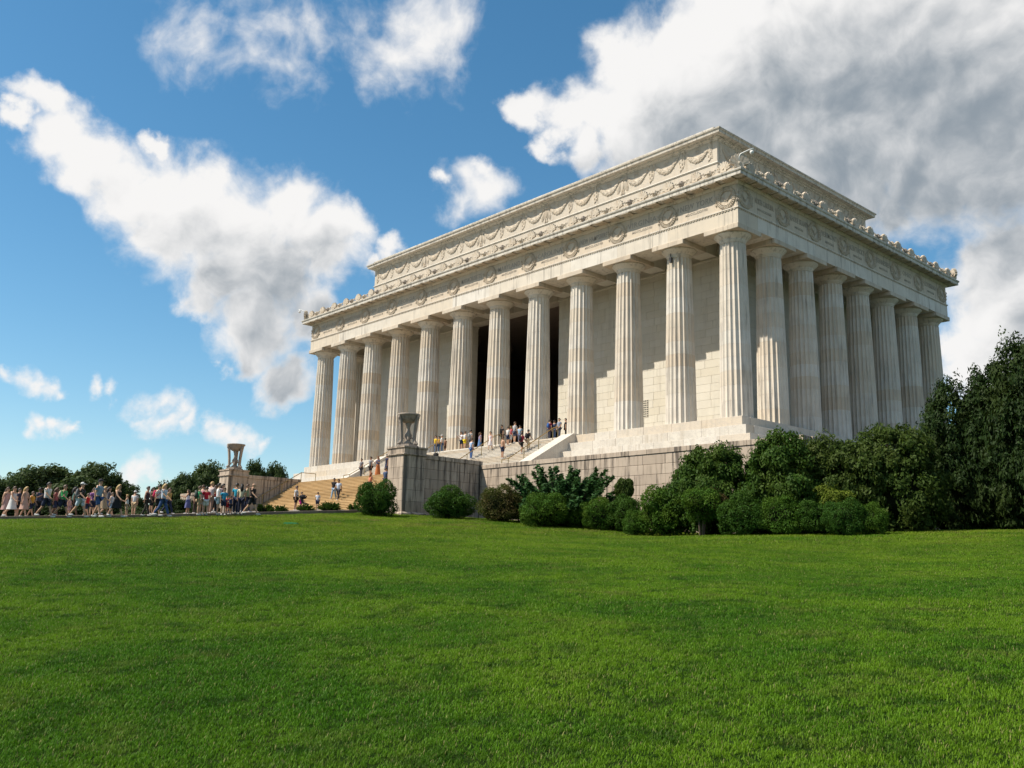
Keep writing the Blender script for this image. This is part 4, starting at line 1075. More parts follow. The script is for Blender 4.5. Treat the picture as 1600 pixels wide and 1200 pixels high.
far('tree', 402, 140, 6.5, 727, 'leaf_far', 'small tree top showing over the wing wall, the left one', .8)
far('tree2', 432, 140, 6.5, 722, 'leaf_far', 'small tree top showing over the wing wall beside the staircase', 2.9)
far('shrubA', 252, 82, 4.8, 778, 'leaf_holly', 'dark shrub behind the walkers left of the terrace end', .2, 'shrub', 'dark_shrub')
far('shrubB', 292, 78, 4.2, 773, 'leaf_holly', 'dark shrub in front of the far terrace wall', 1.2, 'shrub', 'dark_shrub')
far('shrubA', 322, 76, 3.6, 777, 'leaf_holly', 'dark shrub beside the farther pedestal', 2.2, 'shrub', 'dark_shrub')
far('shrubB', 214, 86, 5.0, 786, 'leaf_far', 'greyish low shrub behind the woman in dark clothes', 3.2, 'shrub', 'dark_shrub')
far('shrubA', 110, 88, 9.0, 775, 'leaf_holly', 'dark hedge like shrub behind the walkers in the left group', 4.2, 'shrub', 'dark_shrub')
far('shrubB', 30, 86, 9.0, 776, 'leaf_holly', 'dark hedge like shrub at the left edge behind the walkers', 5.2, 'shrub', 'dark_shrub')
far('shrubB', 170, 90, 7.0, 779, 'leaf_holly', 'dark hedge like shrub behind the blonde walker', .9, 'shrub', 'dark_shrub')
# low plants along the kerb before the golden stairs
for px, D, w, h, lab in ((414, 53.5, 1.35, .62, 'low leafy plant by the kerb right of the man in black'), (438, 54.5, .95, .5, 'smaller low plant by the kerb at the foot of the golden stairs'), (478, 56, 1.25, .55, 'low plant by the kerb hiding the feet of the pink child'),
                         (516, 58, 1.7, .72, 'largest low plant by the kerb before the golden stairs'), (552, 59.5, .9, .55, 'low plant by the kerb half behind the round bush')):
    p = atd(px, 800, D); shrub('yew', 0, 0, 0, w, h, 'leaf_box', lab, 'plant', 'low plants along the kerb', px, 'low_plant', (p.x, p.y), .1)

# ------------------------------------------------------------------ grass blades on the lawn
leaf('grass_blade', (.038, .110, .008), (.075, .170, .016), None, trans=.35)
t = NT(MATS['grass_blade'].node_tree)
pr_ = [n for n in t.n if n.type == 'BSDF_PRINCIPLED'][0]; tr_ = [n for n in t.n if n.type == 'BSDF_TRANSLUCENT'][0]
P_ = wpos(t); r_ = rnd(t)
col = t.mix(r_, (.040, .130, .005), (.094, .230, .010))
col = t.mix(t.maprange(t.noise(P_, .22, 5, .62), .44, .60, 0, .9), col, (.145, .270, .012))
col = t.mix(t.maprange(t.noise(P_, 1.7, 4, .6), .50, .66, 0, .7), col, (.020, .070, .006))  # dark patches put shadows within the turf into the colour
col = t.mix(t.maprange(t.noise(scaled(t, P_, (1, 1, .2)), .9, 4, .6), .56, .74, 0, .55), col, (.17, .18, .04))
sz_ = t.node('ShaderNodeSeparateXYZ'); t.l.new(P_, sz_.inputs[0])
dry_bright = t.math('MULTIPLY', t.maprange(sz_.outputs[2], -10.6, -8.2), t.maprange(t.noise(P_, .35, 4, .6), .30, .62))
col = t.mix(t.math('MULTIPLY', dry_bright, .85), col, (.235, .330, .024))      # drier turf up the slope, with its brighter light put into the colour
wear = t.math('MULTIPLY', t.maprange(sz_.outputs[2], -9.3, -8.0), t.maprange(t.noise(scaled(t, P_, (1, 1, .1)), .7, 5, .65), .52, .68))
col = t.mix(t.math('MULTIPLY', wear, .7), col, (.26, .20, .07))
col = t.mix(t.math('MULTIPLY', t.math('GREATER_THAN', r_, .95), .8), col, (.30, .27, .11))
for s in (pr_.inputs['Base Color'], tr_.inputs[0]):
    for l in list(s.links): t.l.remove(l)
    t.l.new(col, s)
pr_.inputs['Roughness'].default_value = .5
rt = np.random.default_rng(8)
mb = MB()
for i in range(26):
    a = rt.uniform(0, 2*math.pi); r0 = abs(rt.normal(0, .05)); lean = rt.uniform(.1, .9); L_ = rt.uniform(.03, .065); w_ = rt.uniform(.0022, .0042)
    b = Vector((r0*math.cos(a*1.7), r0*math.sin(a*1.7), -.012)); d = Vector((math.cos(a)*lean, math.sin(a)*lean, 1)).normalized(); s = Vector((-math.sin(a), math.cos(a), 0))
    m1 = b+d*L_*.55; tip = b+d*L_*.85+Vector((math.cos(a), math.sin(a), -.2))*L_*.25*lean
    mb.add([b-s*w_, b+s*w_, m1+s*w_*.8, m1-s*w_*.8, tip], [(0, 1, 2, 3), (3, 2, 4)])
tuft = link('grass_tuft', mb.mesh('grass_tuft'), 'grass_blade', None, (CAM.x+FW.x*9, CAM.y+FW.y*9, gz(CAM.x+FW.x*9, CAM.y+FW.y*9)), kind='stuff')
# scatter: denser near the path where one stands
f2 = np.array([FW.x, FW.y]); f2 /= np.linalg.norm(f2); s2 = np.array([f2[1], -f2[0]])
pts = []; scl = []
for d0, d1, dens, sc in ((2.5, 7, 480, .8), (7, 13, 330, .92), (13, 22, 200, 1.12), (22, 36, 105, 1.45), (36, 62, 50, 2.0)):
    w0 = d1*.62+8; n = int((d1-d0)*2*w0*dens)
    u = rt.uniform(d0, d1, n); v = rt.uniform(-w0, w0, n)
    q = np.array([CAM.x, CAM.y])+u[:, None]*f2+v[:, None]*s2
    pts.append(q); scl.append(np.full(n, sc)*rt.uniform(.55, 1.45, n))
pts = np.concatenate(pts); scl = np.concatenate(scl)
# keep to the lawn: right of the kerb, off the walls
kp = np.array([(k.x, k.y) for k in KP]); o_ = np.argsort(kp[:, 1]); kx = np.interp(pts[:, 1], kp[o_, 1], kp[o_, 0])
ok = (pts[:, 0] > kx+.25) & ~((pts[:, 1] > TY0-.3) & (pts[:, 0] < TX1+.3)) & ~((pts[:, 0] < -13.8) & (pts[:, 1] > -18.1))
pts = pts[ok]; scl = scl[ok]
nz = ground_np(pts[:, 0], pts[:, 1])
gme = bpy.data.meshes.new('grass'); gme.vertices.add(len(pts))
gme.vertices.foreach_set('co', np.stack([pts[:, 0], pts[:, 1], nz], 1).astype(np.float32).ravel())
for nm, val in (('size', scl), ('turn', rt.uniform(0, 6.283, len(pts)))):
    at_ = gme.attributes.new(nm, 'FLOAT', 'POINT'); at_.data.foreach_set('value', val.astype(np.float32))
gme.update()
grass = link('grass', gme, 'grass_blade', None, (0, 0, 0), kind='stuff')
ng = bpy.data.node_groups.new('grass', 'GeometryNodeTree')
ng.interface.new_socket('Geometry', in_out='INPUT', socket_type='NodeSocketGeometry'); ng.interface.new_socket('Geometry', in_out='OUTPUT', socket_type='NodeSocketGeometry')
N_ = ng.nodes; gi = N_.new('NodeGroupInput'); go = N_.new('NodeGroupOutput'); iop = N_.new('GeometryNodeInstanceOnPoints'); oi = N_.new('GeometryNodeObjectInfo')
oi.inputs['Object'].default_value = tuft
a1 = N_.new('GeometryNodeInputNamedAttribute'); a1.data_type = 'FLOAT'; a1.inputs[0].default_value = 'size'
a2 = N_.new('GeometryNodeInputNamedAttribute'); a2.data_type = 'FLOAT'; a2.inputs[0].default_value = 'turn'
cx_ = N_.new('ShaderNodeCombineXYZ'); m2p = N_.new('GeometryNodeMeshToPoints')
L_ = ng.links
L_.new(gi.outputs[0], m2p.inputs[0]); L_.new(m2p.outputs[0], iop.inputs['Points']); L_.new(oi.outputs['Geometry'], iop.inputs['Instance'])
L_.new(a2.outputs[0], cx_.inputs[2]); L_.new(cx_.outputs[0], iop.inputs['Rotation']); L_.new(a1.outputs[0], iop.inputs['Scale']); L_.new(iop.outputs[0], go.inputs[0])
md = grass.modifiers.new('grass', 'NODES'); md.node_group = ng
print('grass tufts', len(pts))

# ------------------------------------------------------------------ people
SKIN = [(.50, .30, .20), (.42, .25, .165), (.30, .165, .10), (.15, .08, .05)]
for i, c in enumerate(SKIN): plain('skin%d' % i, c, .55)
HAIRC = {'black': (.012, .010, .009), 'brown': (.06, .032, .018), 'blonde': (.36, .24, .10), 'grey': (.3, .28, .26), 'ginger': (.22, .075, .025)}
for k, c in HAIRC.items(): plain('hair_'+k, c, .5)
CLOTH = {}
def cloth(c, stripe=None):
    k = (c, stripe)
    if k not in CLOTH:
        nm = 'cloth_%d' % len(CLOTH); t = material(nm); col = c
        if stripe:
            tc_ = t.node('ShaderNodeTexCoord'); sp = t.node('ShaderNodeSeparateXYZ'); t.l.new(tc_.outputs['Object'], sp.inputs[0])
            col = t.mix(t.math('GREATER_THAN', t.math('FRACT', t.math('MULTIPLY', sp.outputs[2], 9.)), .5), c, stripe)
            t.l.new(col, t.p.inputs['Base Color'])
        else:
            n = t.noise(t.node('ShaderNodeTexCoord').outputs['Object'], 9, 3, .6)
            t.l.new(t.mix(t.maprange(n, .3, .7, 0, .25), c, [v*.6 for v in c]), t.p.inputs['Base Color'])
        t.p.inputs['Roughness'].default_value = .85; CLOTH[k] = nm
    return CLOTH[k]
def skin_mesh(name, J, E, sub=1, root=0):
    """grow one continuous surface round a skeleton: J = {joint: (co, radius)}, E = bones"""
    ks = list(J); ix = {k: i for i, k in enumerate(ks)}
    me = bpy.data.meshes.new(name); me.from_pydata([J[k][0] for k in ks], [(ix[a], ix[b]) for a, b in E], []); me.update()
    o = bpy.data.objects.new(name, me); COL.objects.link(o)
    o.modifiers.new('skin', 'SKIN')
    sv = me.skin_vertices[0].data
    for i, k in enumerate(ks):
        r = J[k][1]; sv[i].radius = r if hasattr(r, '__len__') else (r, r); sv[i].use_root = (i == root)
    s = o.modifiers.new('sub', 'SUBSURF'); s.levels = sub; s.render_levels = sub
    dg = bpy.context.evaluated_depsgraph_get(); out = bpy.data.meshes.new_from_object(o.evaluated_get(dg))
    bpy.data.objects.remove(o); bpy.data.meshes.remove(me)
    out.polygons.foreach_set('use_smooth', [True]*len(out.polygons)); out.name = name
    return out
def V3(*a): return Vector(a)
def make_pose(lt, lk, rt_, rk, la, le, ra, re, lean=.0, spread=.09):
    """leg swing/knee bend left, right; arm swing/elbow bend left, right (radians); person faces +x"""
    J = {}; top = 1.0
    def leg(s, th, kb):
        hip = V3(0, s*.085, .90); knee = hip+.43*V3(math.sin(th), s*.02, -math.cos(th)); an = knee+.42*V3(math.sin(th-kb), 0, -math.cos(th-kb))
        return hip, knee, an
    lh, lkn, lan = leg(1, lt, lk); rh, rkn, ran = leg(-1, rt_, rk)
    dz = .075-min(lan.z, ran.z); S = V3(0, 0, dz)
    up = V3(math.sin(lean), 0, math.cos(lean))
    def sp(h, x=0, y=0): return V3(0, 0, .93)+up*(h-.93)+V3(x, y, 0)+S
    J['pelvis'] = (V3(0, 0, .95)+S, (.155, .12)); J['waist'] = (sp(1.09), (.135, .105)); J['chest'] = (sp(1.26, .01), (.155, .115)); J['yoke'] = (sp(1.40), (.12, .09))
    J['neck'] = (sp(1.50, .005), .052); J['jaw'] = (sp(1.575, .02), (.074, .082)); J['skull'] = (sp(1.655, .012), (.088, .102)); J['crown'] = (sp(1.72, .0), .066)
    J['nose'] = (sp(1.625, .125), .012)
    E = [('pelvis', 'waist'), ('waist', 'chest'), ('chest', 'yoke'), ('yoke', 'neck'), ('neck', 'jaw'), ('jaw', 'skull'), ('skull', 'crown'), ('skull', 'nose')]
    for nm, s, hip, kn, an in (('l', 1, lh, lkn, lan), ('r', -1, rh, rkn, ran)):
        J[nm+'ear'] = (sp(1.635, .0, s*.098), .016); E.append(('skull', nm+'ear'))
        J[nm+'hip'] = (hip+S, .098); J[nm+'knee'] = (kn+S, .062); J[nm+'calf'] = (kn.lerp(an, .35)+V3(-.015, 0, 0)+S, .058); J[nm+'ankle'] = (an+S, .040)
        fd = V3(math.cos(min(0, 0)), 0, 0); J[nm+'toe'] = (an+S+V3(.155, s*.02, -.045), .036)
        E += [('pelvis', nm+'hip'), (nm+'hip', nm+'knee'), (nm+'knee', nm+'calf'), (nm+'calf', nm+'ankle'), (nm+'ankle', nm+'toe')]
        ta, eb = (la, le) if s == 1 else (ra, re)
        sh = sp(1.425, 0, s*.175); el = sh+.285*V3(math.sin(ta), s*.16, -math.cos(ta)).normalized(); wr_ = el+.245*V3(math.sin(ta+eb), -s*.04*eb, -math.cos(ta+eb)).normalized()
        hd = (wr_-el).normalized(); side = V3(hd.z, 0, -hd.x)
        J[nm+'sh'] = (sh, .062); J[nm+'el'] = (el, .044); J[nm+'wr'] = (wr_, .031); J[nm+'palm'] = (wr_+hd*.075, (.040, .022))
        E += [('yoke', nm+'sh'), (nm+'sh', nm+'el'), (nm+'el', nm+'wr'), (nm+'wr', nm+'palm')]
        for f in range(4):
            b = wr_+hd*.095+side*(.030-.020*f); ln = (.070, .080, .074, .058)[f]
            J['%sf%da' % (nm, f)] = (b+hd*ln*.5, .0095); J['%sf%db' % (nm, f)] = (b+hd*ln*.95+V3(0, -s*.02, 0), .008)
            E += [(nm+'palm', '%sf%da' % (nm, f)), ('%sf%da' % (nm, f), '%sf%db' % (nm, f))]
        th = wr_+hd*.03+side*.05
        J[nm+'th'] = (th+hd*.03+side*.01, .011); J[nm+'tip'] = (th+hd*.07+side*.012, .009); E += [(nm+'wr', nm+'th'), (nm+'th', nm+'tip')]
    P = {'J': J}
    P['body'] = skin_mesh('body', J, E)
    def sub(spec, bones, nm): return skin_mesh(nm, {k: (J[k][0] if c is None else c, r) for k, (c, r) in spec.items()}, bones, 1)
    sl = {s: J[s+'sh'][0].lerp(J[s+'el'][0], .72) for s in 'lr'}
    hem = J['pelvis'][0]+V3(0, 0, -.05)
    top = {'pelvis': (hem, (.190, .150)), 'waist': (None, (.168, .138)), 'chest': (None, (.185, .145)), 'yoke': (None, (.142, .108)), 'collar': (J['neck'][0]-V3(0, 0, .05), .072)}
    tb = [('pelvis', 'waist'), ('waist', 'chest'), ('chest', 'yoke'), ('yoke', 'collar')]
    tee = dict(top); tbb = list(tb)
    for s in 'lr': tee[s+'sh'] = (None, .084); tee[s+'slv'] = (sl[s], .070); tbb += [('yoke', s+'sh'), (s+'sh', s+'slv')]
    P['tee'] = sub(tee, tbb, 'shirt')
    tank = dict(top); tbt = list(tb)
    for s in 'lr': tank[s+'sh'] = (J[s+'sh'][0]-V3(0, (.05 if s == 'l' else -.05), .02), .062); tbt += [('yoke', s+'sh')]
    P['tank'] = sub(tank, tbt, 'shirt')
    sho = {'pelvis': (J['pelvis'][0]+V3(0, 0, .03), (.180, .142))}; sb = []; tro = dict(sho); tbn = []
    for s in 'lr':
        kn, hp = J[s+'knee'][0], J[s+'hip'][0]
        sho[s+'hip'] = (None, .118); sho[s+'hem'] = (hp.lerp(kn, .88), .098); sb += [('pelvis', s+'hip'), (s+'hip', s+'hem')]
        tro[s+'hip'] = (None, .116); tro[s+'knee'] = (None, .080); tro[s+'ankle'] = (J[s+'ankle'][0]+V3(0, 0, .02), .062); tbn += [('pelvis', s+'hip'), (s+'hip', s+'knee'), (s+'knee', s+'ankle')]
    P['shorts'] = sub(sho, sb, 'shorts'); P['trousers'] = sub(tro, tbn, 'trousers')
    # skirt: cone with folds, following the legs
    for key, zl, rl_ in (('skirt', .46, .235), ('long_skirt', .16, .26)):
        mb = MB(); Vv = []; n = 20; z1 = J['waist'][0].z-.03; mid = (J['lknee'][0]+J['rknee'][0])/2
        for j in range(6):
            u = j/5; z = z1+(zl-z1)*u; cx = J['pelvis'][0].x*(1-u)+mid.x*u*.8
            for i in range(n):
                a = 2*math.pi*i/n; r = (.15+(rl_-.15)*u**.8)*(1+.10*u*math.sin(5*a+j*.3)); st = 1+u*.35*min(1, abs(lt-rt_))
                Vv.append((cx+r*math.cos(a)*.92*st, r*math.sin(a), z))
        mb.add(Vv, [(j*n+i, (j+1)*n+i, (j+1)*n+(i+1) % n, j*n+(i+1) % n) for j in range(5) for i in range(n)])
        P[key] = mb.mesh(key, True)
    hc = J['skull'][0]; mb = MB(); n = 14; Vv = []
    for j in range(7):                                     # hair cap, open over the face
        ph = math.pi*.5*(1-j/6.0)+0; 
        for i in range(n):
            a = 2*math.pi*i/n; front = max(0, math.cos(a)); low = .055-.11*(1-front) if True else 0
            z = .105*math.sin(ph)+(low-.0)*(j/6.0); r = .104*math.cos(ph)+.006
            Vv.append((hc.x-.012+r*math.cos(a)*1.08, hc.y+r*math.sin(a)*.97, hc.z+.028+z))
    P['hair'] = MB().add(Vv, [(j*n+i, (j+1)*n+i, (j+1)*n+(i+1) % n, j*n+(i+1) % n) for j in range(6) for i in range(n)] + [tuple(range(n))]).mesh('hair', True)
    lh_ = MB(); lh_.V = list(P['hair'].vertices[i].co[:] for i in range(len(P['hair'].vertices))); lh_.F = [tuple(p.vertices) for p in P['hair'].polygons]
    lh_.tube([hc+V3(-.05, 0, .05), hc+V3(-.085, 0, -.06), hc+V3(-.105, 0, -.18), hc+V3(-.11, 0, -.33), hc+V3(-.11, 0, -.38)], [.07, .095, .10, .07, .02], 8)
    P['long_hair'] = lh_.mesh('hair', True)
    cp = MB().lathe([(.112, .01), (.112, .05), (.09, .10), (.03, .125)], 14, (hc.x-.005, hc.y, hc.z+.015)); cp.box(hc.x+.08, hc.x+.19, hc.y-.075, hc.y+.075, hc.z+.025, hc.z+.04)
    P['cap'] = cp.mesh('cap', True)
    shoe = MB()
    P['shoe'] = []
    for s in 'lr':
        a, t_ = J[s+'ankle'][0], J[s+'toe'][0]; c = a.lerp(t_, .45)
        P['shoe'].append(MB().ball((c.x, c.y, t_.z+.012), (.145, .056, .052), 10, 6).ball((a.x-.01, a.y, a.z-.01), (.058, .052, .055), 8, 5).mesh('shoe', True))
    ey = MB()
    for s in (-1, 1): ey.ball((hc.x+.094, s*.034, hc.z-.012), (.012, .017, .010), 6, 4)
    ey.ball((hc.x+.094, 0, hc.z-.085), (.010, .026, .006), 6, 4)
    P['face'] = ey.mesh('face_features')
    bp = MB(); b = J['chest'][0]
    bp.ball((b.x-.20, 0, b.z-.02), (.10, .15, .23), 10, 8).ball((b.x-.275, 0, b.z-.09), (.05, .10, .11), 8, 5)
    for s in (-1, 1): bp.tube([(b.x-.14, s*.10, b.z+.16), (b.x-.02, s*.115, b.z+.205), (b.x+.13, s*.11, b.z+.06), (b.x+.02, s*.16, b.z-.12), (b.x-.15, s*.11, b.z-.17)], .022, 5)
    P['pack'] = bp.mesh('backpack', True)
    return P
POSE = {
 'walk': make_pose(.42, .10, -.36, .35, -.35, .25, .40, .45, .05),
 'walk2': make_pose(-.18, .25, .30, .06, .25, .35, -.20, .2, .03),
 'stand': make_pose(.02, .0, -.04, .03, .05, .12, -.04, .15, 0),
 'phone': make_pose(.05, .02, -.05, .06, .45, 1.55, .38, 1.6, .04),
 'akimbo': make_pose(.10, .12, -.04, .0, .0, .9, .10, .15, -.02),
 'climb': make_pose(.85, 1.0, -.08, .05, -.25, .5, .30, .7, .12),
}
FACE_VIEW = None
NP_ = [0]
def person(pos, yaw, label, pose='stand', h=1.72, top=('tee', (.7, .7, .7)), bottom=('shorts', (.03, .035, .06)), hair=('hair', 'brown'), skin=0, cap=None, pack=None, shoes=(.5, .5, .5), group='visitors', packlabel=None, wide=1.0):
    P = POSE[pose]; s = h/1.77; pos = Vector(pos)
    t = thing('person', label, 'person', pos, group); t.rotation_euler = (0, 0, yaw); t.scale = (s, s*wide, s)
    def part(nm, me, mat, par=t):
        o = bpy.data.objects.new(nm, me); COL.objects.link(o); o.parent = par
        if not me.materials: me.materials.append(MATS[mat])
        o.material_slots[0].link = 'OBJECT'; o.material_slots[0].material = MATS[mat]; return o
    part('body', P['body'], 'skin%d' % skin)
    if top: part('shirt', P[top[0]], cloth(*top[1:]))
    part(bottom[0], P[bottom[0]], cloth(*bottom[1:]))
    if hair: part('hair', P[hair[0]], 'hair_'+hair[1])
    if cap: part('cap', P['cap'], cloth(cap))
    part('face_features', P['face'], 'hair_brown')
    for me in P['shoe']: part('shoe', me, cloth(shoes))
    if pack:
        o = thing('backpack', packlabel, 'backpack', pos, 'backpacks'); o.rotation_euler = (0, 0, yaw); o.scale = (s, s*wide, s)
        o.data if False else None
        b = bpy.data.objects.new('bag', P['pack']); COL.objects.link(b); b.parent = o
        if not P['pack'].materials: P['pack'].materials.append(MATS[cloth(pack)])
        b.material_slots[0].link = 'OBJECT'; b.material_slots[0].material = MATS[cloth(pack)]
    NP_[0] += 1
    return t
VDIR = math.atan2(FW.y, FW.x)                              # heading away from the lawn
RIGHT = math.atan2(RT.y, RT.x); LEFT = RIGHT+math.pi; AWAY = VDIR; TOWARDS = VDIR+math.pi
WHITE, NAVY, BLACK, KHAKI, DENIM, GREY = (.60, .60, .60), (.02, .027, .06), (.014, .014, .016), (.42, .31, .19), (.07, .12, .24), (.28, .29, .31)
def plz(px, D):
    p = atd(px, 805, D); return (p.x, p.y, gz(p.x, p.y)+PZ-.03)
G1 = 'visitors walking along the plaza'
def pz(px, D, yaw, label, **k): return person(plz(px, D), yaw, label, group=G1, **k)
pz(7, 48.3, RIGHT-.3, 'person in a pale pink top and skirt at the left edge', pose='walk2', h=1.62, top=('tank', (.44, .26, .24)), bottom=('skirt', (.38, .24, .22)), hair=('long_hair', 'brown'))
pz(17, 47.8, RIGHT-.2, 'person in a loose white dress at the left edge', pose='walk', h=1.66, top=('tank', WHITE), bottom=('skirt', WHITE), hair=('hair', 'brown'))
pz(26, 50, RIGHT+.2, 'person in dark clothes half hidden behind the white dress', pose='stand', h=1.6, top=('tee', (.05, .05, .08)), bottom=('shorts', BLACK), hair=('hair', 'black'))
pz(36, 47.6, RIGHT-.1, 'person with blonde hair in a pale pink dress', pose='walk2', h=1.6, top=('tank', (.50, .31, .25)), bottom=('skirt', (.50, .31, .25)), hair=('long_hair', 'blonde'))
pz(47, 48.6, RIGHT, 'person in an orange shirt and dark shorts', pose='walk2', h=1.38, top=('tee', (.62, .30, .04)), bottom=('shorts', NAVY), hair=('hair', 'brown'), skin=1)
pz(70, 47.0, RIGHT-.1, 'person in a white tee and navy shorts walking', pose='walk', h=1.84, top=('tee', WHITE), bottom=('shorts', NAVY), hair=('hair', 'black'), skin=1)
pz(96, 47.3, RIGHT, 'person in a bright green tee and navy shorts', pose='walk', h=1.70, top=('tee', (.03, .36, .10)), bottom=('shorts', NAVY), hair=('hair', 'brown'), skin=1, pack=(.50, .38, .30), packlabel='beige backpack on the person in the green tee')
pz(106, 50.5, RIGHT, 'small child in pink between the green tee and the black tee', pose='walk2', h=1.1, top=('tee', (.6, .35, .32)), bottom=('shorts', (.5, .3, .3)), hair=('hair', 'brown'))
pz(123, 47.2, RIGHT-.1, 'person in a black tee, light blue shorts and a white cap', pose='walk', h=1.82, top=('tee', BLACK), bottom=('shorts', (.45, .56, .64)), hair=('hair', 'black'), cap=WHITE, pack=(.16, .17, .18), packlabel='dark grey backpack on the person with the white cap')
pz(134, 49.5, RIGHT, 'child in a red shirt behind the black tee', pose='walk2', h=1.25, top=('tee', (.55, .02, .03)), bottom=('shorts', NAVY), hair=('hair', 'brown'))
pz(151, 46.6, RIGHT-.1, 'tallest walker, in a blue grey tee, blue shorts and a dark cap', pose='walk2', h=1.95, top=('tee', (.22, .32, .42)), bottom=('shorts', (.04, .09, .22)), hair=('hair', 'black'), cap=(.03, .03, .035))
pz(159, 48.0, RIGHT+.1, 'person with a shaved head in a tan dress', pose='walk', h=1.62, top=('tank', (.55, .42, .28)), bottom=('skirt', (.5, .36, .24)), hair=('hair', 'blonde'))
pz(172, 49.2, RIGHT, 'child in a pale grey top behind the blonde walker', pose='walk2', h=1.28, top=('tee', (.55, .56, .6)), bottom=('shorts', (.3, .4, .5)), hair=('hair', 'brown'))
pz(181, 47.0, RIGHT-.2, 'person with long blonde hair in a short black dress', pose='walk', h=1.70, top=('tank', BLACK), bottom=('skirt', BLACK), hair=('long_hair', 'blonde'))
pz(197, 47.6, LEFT+.2, 'child in a white top and tan shorts', pose='phone', h=1.14, top=('tank', WHITE), bottom=('shorts', (.55, .40, .28)), hair=('hair', 'blonde'))
pz(208, 56, AWAY, 'small far off person in a white shirt and cap', pose='stand', h=1.5, top=('tee', WHITE), bottom=('shorts', KHAKI), hair=('hair', 'brown'), cap=WHITE)
pz(227, 48.6, RIGHT, 'person in a dark tank top and dark trousers with black hair', pose='walk2', h=1.58, top=('tank', (.05, .045, .05)), bottom=('trousers', (.05, .045, .04)), hair=('hair', 'black'), skin=1)
pz(244, 48.4, RIGHT, 'person in a white shirt and black shorts with a red pack', pose='walk2', h=1.66, top=('tee', WHITE), bottom=('shorts', BLACK), hair=('hair', 'black'), pack=(.50, .03, .10), packlabel='crimson backpack on the person beside the jeans walker')
pz(253, 47.8, RIGHT-.1, 'person with blonde hair in a pale blue shirt and jeans', pose='walk', h=1.74, top=('tee', (.48, .56, .68)), bottom=('trousers', (.04, .08, .20)), hair=('long_hair', 'blonde'))
pz(292, 51, LEFT, 'person in a lilac white top standing low by the shrubs', pose='phone', h=1.34, top=('tank', (.62, .60, .70)), bottom=('skirt', (.10, .11, .25)), hair=('long_hair', 'brown'))
pz(303, 51.5, RIGHT, 'person in brown leaning beside the lilac top', pose='stand', h=1.3, top=('tee', (.10, .06, .04)), bottom=('trousers', (.08, .06, .05)), hair=('hair', 'black'))
pz(309, 49.2, RIGHT+.5, 'person in a green tee and khaki shorts', pose='akimbo', h=1.55, top=('tee', (.06, .36, .16)), bottom=('shorts', KHAKI), hair=('hair', 'brown'), pack=(.05, .07, .06), packlabel='dark green backpack on the person in khaki shorts')
pz(320, 49.4, AWAY+.4, 'person in a red polo and white shorts', pose='stand', h=1.52, top=('tee', (.60, .02, .04)), bottom=('shorts', WHITE), hair=('hair', 'black'), skin=1)
pz(314, 51.5, AWAY, 'person in a pink shirt behind the red polo', pose='stand', h=1.6, top=('tee', (.65, .32, .36)), bottom=('shorts', GREY), hair=('hair', 'brown'))
pz(327, 50.6, AWAY-.3, 'person in a pale grey pink shirt behind the red polo', pose='phone', h=1.78, top=('tee', (.58, .48, .46)), bottom=('trousers', (.30, .2, .16)), hair=('hair', 'blonde'))
pz(339, 49.6, RIGHT+.6, 'person in a white top and pale blue shorts', pose='akimbo', h=1.70, top=('tee', (.68, .69, .72)), bottom=('shorts', (.42, .55, .64)), hair=('hair', 'black'))
pz(348, 49.4, TOWARDS+.6, 'boy in a teal tee and navy shorts', pose='stand', h=1.45, top=('tee', (.03, .26, .42)), bottom=('shorts', NAVY), hair=('hair', 'brown'), skin=1)
pz(354, 51, AWAY, 'child in red behind the boy in teal', pose='stand', h=1.05, top=('tee', (.55, .03, .03)), bottom=('shorts', (.4, .03, .03)), hair=('hair', 'brown'))
pz(359, 50.2, LEFT, 'small child in dark blue beside the boy in teal', pose='phone', h=1.0, top=('tee', (.05, .07, .16)), bottom=('shorts', NAVY), hair=('hair', 'black'), skin=2)
pz(367, 50.4, AWAY, 'person in a turquoise shirt and dark trousers', pose='stand', h=1.70, top=('tee', (.02, .30, .44)), bottom=('trousers', NAVY), hair=('hair', 'black'), skin=2)
pz(375, 50.2, AWAY+.2, 'person in a cream top and dark trousers with black hair', pose='stand', h=1.66, top=('tee', (.62, .56, .40)), bottom=('trousers', (.02, .024, .05)), hair=('long_hair', 'black'), skin=1)
pz(392, 50.0, RIGHT-.2, 'bald person in a black tee and black shorts', pose='walk', h=1.80, top=('tee', BLACK), bottom=('shorts', (.02, .022, .03)), hair=None, skin=0)
G2 = 'visitors at the foot of the golden stairs'
def foot(px, D, yaw, label, **k):
    p = atd(px, 802, D); return person((p.x, p.y, gz(p.x, p.y)+PZ-.03), yaw, label, group=G2, **k)
foot(461, 63, RIGHT, 'person in a white tee and dark shorts beside the pushchair', pose='stand', h=1.72, top=('tee', WHITE), bottom=('shorts', BLACK), hair=('hair', 'brown'), skin=1)
foot(469, 61.5, RIGHT, 'child in a dark top and magenta shorts by the pushchair', pose='phone', h=1.22, top=('tee', (.06, .05, .06)), bottom=('shorts', (.60, .03, .30)), hair=('hair', 'brown'), skin=1)
foot(495, 60.5, AWAY, 'boy in a white top and navy shorts alone before the stairs', pose='stand', h=1.15, top=('tee', (.62, .66, .74)), bottom=('shorts', NAVY), hair=('hair', 'brown'))
